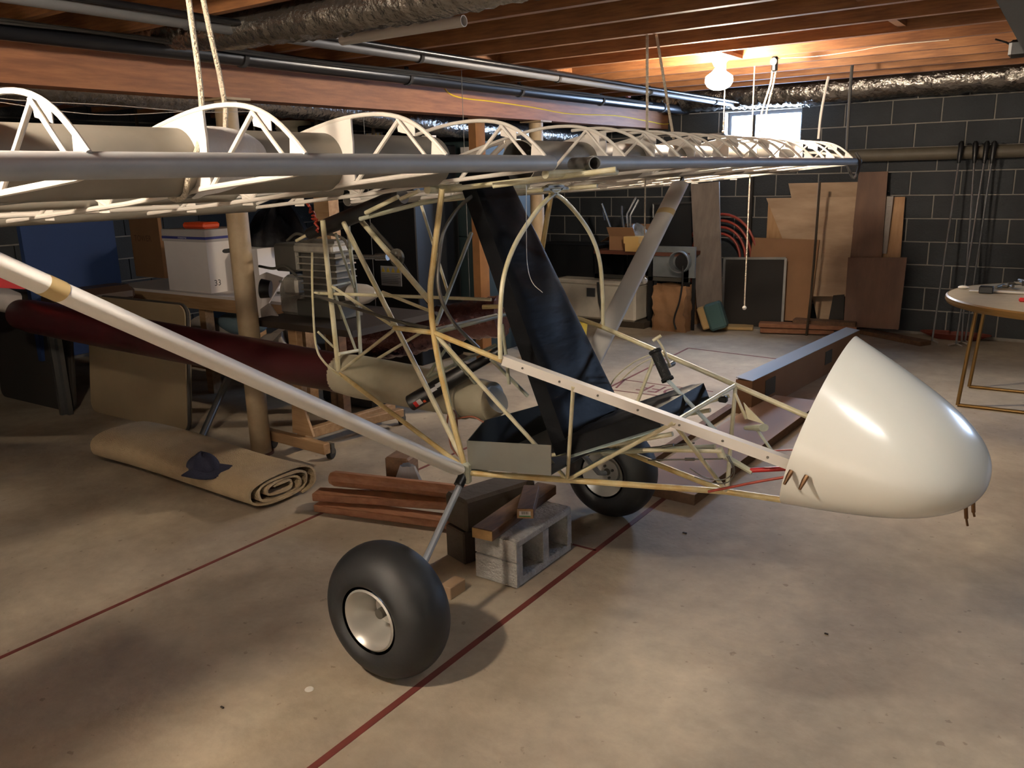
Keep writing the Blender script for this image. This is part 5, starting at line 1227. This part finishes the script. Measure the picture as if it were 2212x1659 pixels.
r0, r1 = az(1425, 1050), az(1530, 1068)
c, sz, R = flatbar(r0+V((0,0,.012)), r1+V((0,0,.012)), .02, .07); tt = thing('slat', 'short dark wooden slat with a white label under the frame', 'slat', r0); obj('slat_body', MB().rbox(c, sz, .002, R), M_woodb, tt, smooth=False); obj('label', MB().box(c+R@V((.03, -.0, .011)), (.05, .03, .001), R), M_print, tt, smooth=False)
# round folding table
tz = .735; lp_ = az(2050, 632, tz); tc = V((lp_.x+.72, lp_.y+.05, tz)); TR = .735
rt = thing('round_table', 'round folding table with tan top and gold legs at the right edge', 'table', (tc.x, tc.y, 0))
obj('table_top', MB().lathe((tc.x, tc.y, tz-.02), (0, 0, 1), [(0, 0), (0, TR-.02), (.02, TR-.008), (.02, 0)], 72), M_lam, rt); obj('rim', MB().lathe((tc.x, tc.y, tz-.04), (0, 0, 1), [(0, TR-.012), (0, TR-.002), (.016, TR+.006), (.034, TR+.003), (.042, TR-.006), (.038, TR-.012)], 72, closed=True), M_gold, rt)
l1, l2 = az(2068, 878), az(2093, 838)
for k, (lf, tp) in enumerate(((l1, ay(2096, 665, l1.y)), (l2, ay(2130, 662, l2.y)))):
    tp = V((lf.x+.05, lf.y+.0, tz-.04)); obj('leg', MB().tube([lf+V((0,0,.01)), tp], .012, 12), M_gold, rt)
    obj('leg', MB().tube([lf+V((.9, .02, .01)), V((lf.x+.85, lf.y, tz-.04))], .012, 12), M_gold, rt)
    obj('foot_bar', MB().tube([lf+V((0,0,.011)), lf+V((.9, .02, .011))], .011, 10), M_gold, rt)
def on_table(px, py): q = az(px, py, tz); return q
q = on_table(2129, 634)
one('black_cube', MB().rbox(q+V((0, .02, .021)), (.075, .06, .042), .004), M_blackp, 'small black box on the round table near its left rim', 'box', smooth=False)
one('tape_measure_strip', MB().rbox(on_table(2180, 634)+V((0, 0, .008)), (.30, .025, .012), .002, Matrix.Rotation(-.06, 3, 'Z')), M_wht2, 'white flat strip right of the small black box on the round table', 'strip', smooth=False)
one('white_fitting', MB().sphere(on_table(2081, 624)+V((0, 0, .01)), .02, 12, 8, (1.6, 1, .6)), M_ceram, 'small white fitting on the round table near its left edge', 'fitting')
one('white_card', MB().rbox(on_table(2107, 630)+V((0, 0, .004)), (.07, .04, .006), .002), M_wht2, 'small white tag left of the black box on the round table', 'tag', smooth=False)
one('red_stopper', MB().rbox(on_table(2207, 652)+V((.01, 0, .012)), (.05, .03, .022), .006), M_red, 'small red cap on the round table at the right edge', 'cap')
one('parts_pile', (lambda mb: [mb.tube([on_table(2165+k*6, 622)+V((random.uniform(-.05, .05), random.uniform(-.08, .08), .012+.004*k)), on_table(2170+k*6, 624)+V((random.uniform(-.05, .05), random.uniform(-.08, .08), .012+.004*k))], .009, 8) for k in range(9)] and mb)(MB()), M_engd, 'small pile of dark metal parts at the back of the round table', 'parts')
# shuffleboard cues against the wall
cues = [((2076, 318), (2015, 722)), ((2107, 318), (2080, 712)), ((2131, 318), (2068, 716)), ((2147, 318), (2087, 716))]
labs = ['leftmost aluminium shuffleboard cue leaning alone on the wall pipe', 'second shuffleboard cue from the left, standing most upright', 'third shuffleboard cue from the left, crossing the second near its foot', 'rightmost shuffleboard cue leaning on the wall pipe']
for ci, ((tp, bt), lb) in enumerate(zip(cues, labs)):
    yb_ = (7.86, 7.90, 7.80, 7.95)[ci]; a = ay(*tp, 8.04); b = V((ay(*bt, yb_).x, yb_, .02))
    d = (b-a).normalized(); t = thing('shuffleboard_cue', lb, 'cue', b)
    obj('shaft', MB().tube([a, b], .0085, 10), M_silver, t); obj('grip', MB().tube([a-d*.05, a-d*.03, a+d*.10, a+d*.13], [.012, .022, .018, .012], 12), M_blackp, t)
    obj('fork', MB().tube([b+V((-.05, -.04, -.01)), b+V((0, .02, 0)), b+V((.05, -.04, -.01))], .008, 8), M_cloth, t)
q = az(2060, 735)
rc = MB()
for k in range(9): rc.tube(catmull([q+V((.28*math.cos(a*.7+k)*(.6+.05*k), .10*math.sin(a*.7+k)*(.6+.05*k)+.05, .006+.006*k)) for a in range(0, 10)], 5), .005, 6)
one('extension_cord', rc, mat('dull_red_cord', '6a2a1c', .6), 'coiled red cord on the floor at the foot of the cues', 'cord')
# dark strap/box at the top right corner of the ceiling
a = az(2150, 0, 2.0)
one('hanging_case', MB().prism([ay(2135, -30, 3.3), ay(2240, -30, 3.3), ay(2240, 150, 3.3), ay(2205, 100, 3.3)], (0, .06, .02)), mat('dark_hanger', '23211f', .8), 'dark hanging panel cut by the top right corner of the picture', 'panel', smooth=False)
one('hook_cluster', MB().tube(catmull([ay(2150, 85, 4.2), ay(2180, 95, 4.2), ay(2196, 120, 4.2)], 4), .004, 6).rbox(ay(2200, 105, 4.2), (.07, .05, .07), .012), M_blackp, 'black hanging socket with curled wire near the top right corner', 'socket')
# red and white bits at the far left edge
a = ax(0, 590, -5.2); one('red_cloth', MB().prism([ax(-30, 545, -5.2), ax(30, 600, -5.2), ax(55, 625, -5.2), ax(-30, 620, -5.2)], (-.1, 0, 0)), M_red, 'bright red folded cloth at the left edge behind the lift strut', 'cloth', smooth=False)
one('white_bundle', MB().tube([ax(-40, 640, -5.5), ax(0, 645, -5.5), ax(34, 655, -5.5)], [.09, .08, .07], 16), M_cloth, 'pale rolled bundle under the red cloth at the left edge', 'bundle')
one('side_cabinet', MB().rbox((-5.55, 1.65, .37), (.7, .6, .74), .01), M_blackv, 'low dark cabinet under the pale bundle at the left edge', 'cabinet', smooth=False)
one('brown_case', MB().rbox((ax(190, 620, -5.5).x, ax(190, 620, -5.5).y, .78), (.25, .55, .12), .04), mat('brown_leather', '2e1f16', .5), 'dark brown case lying in front of the blue board', 'case')
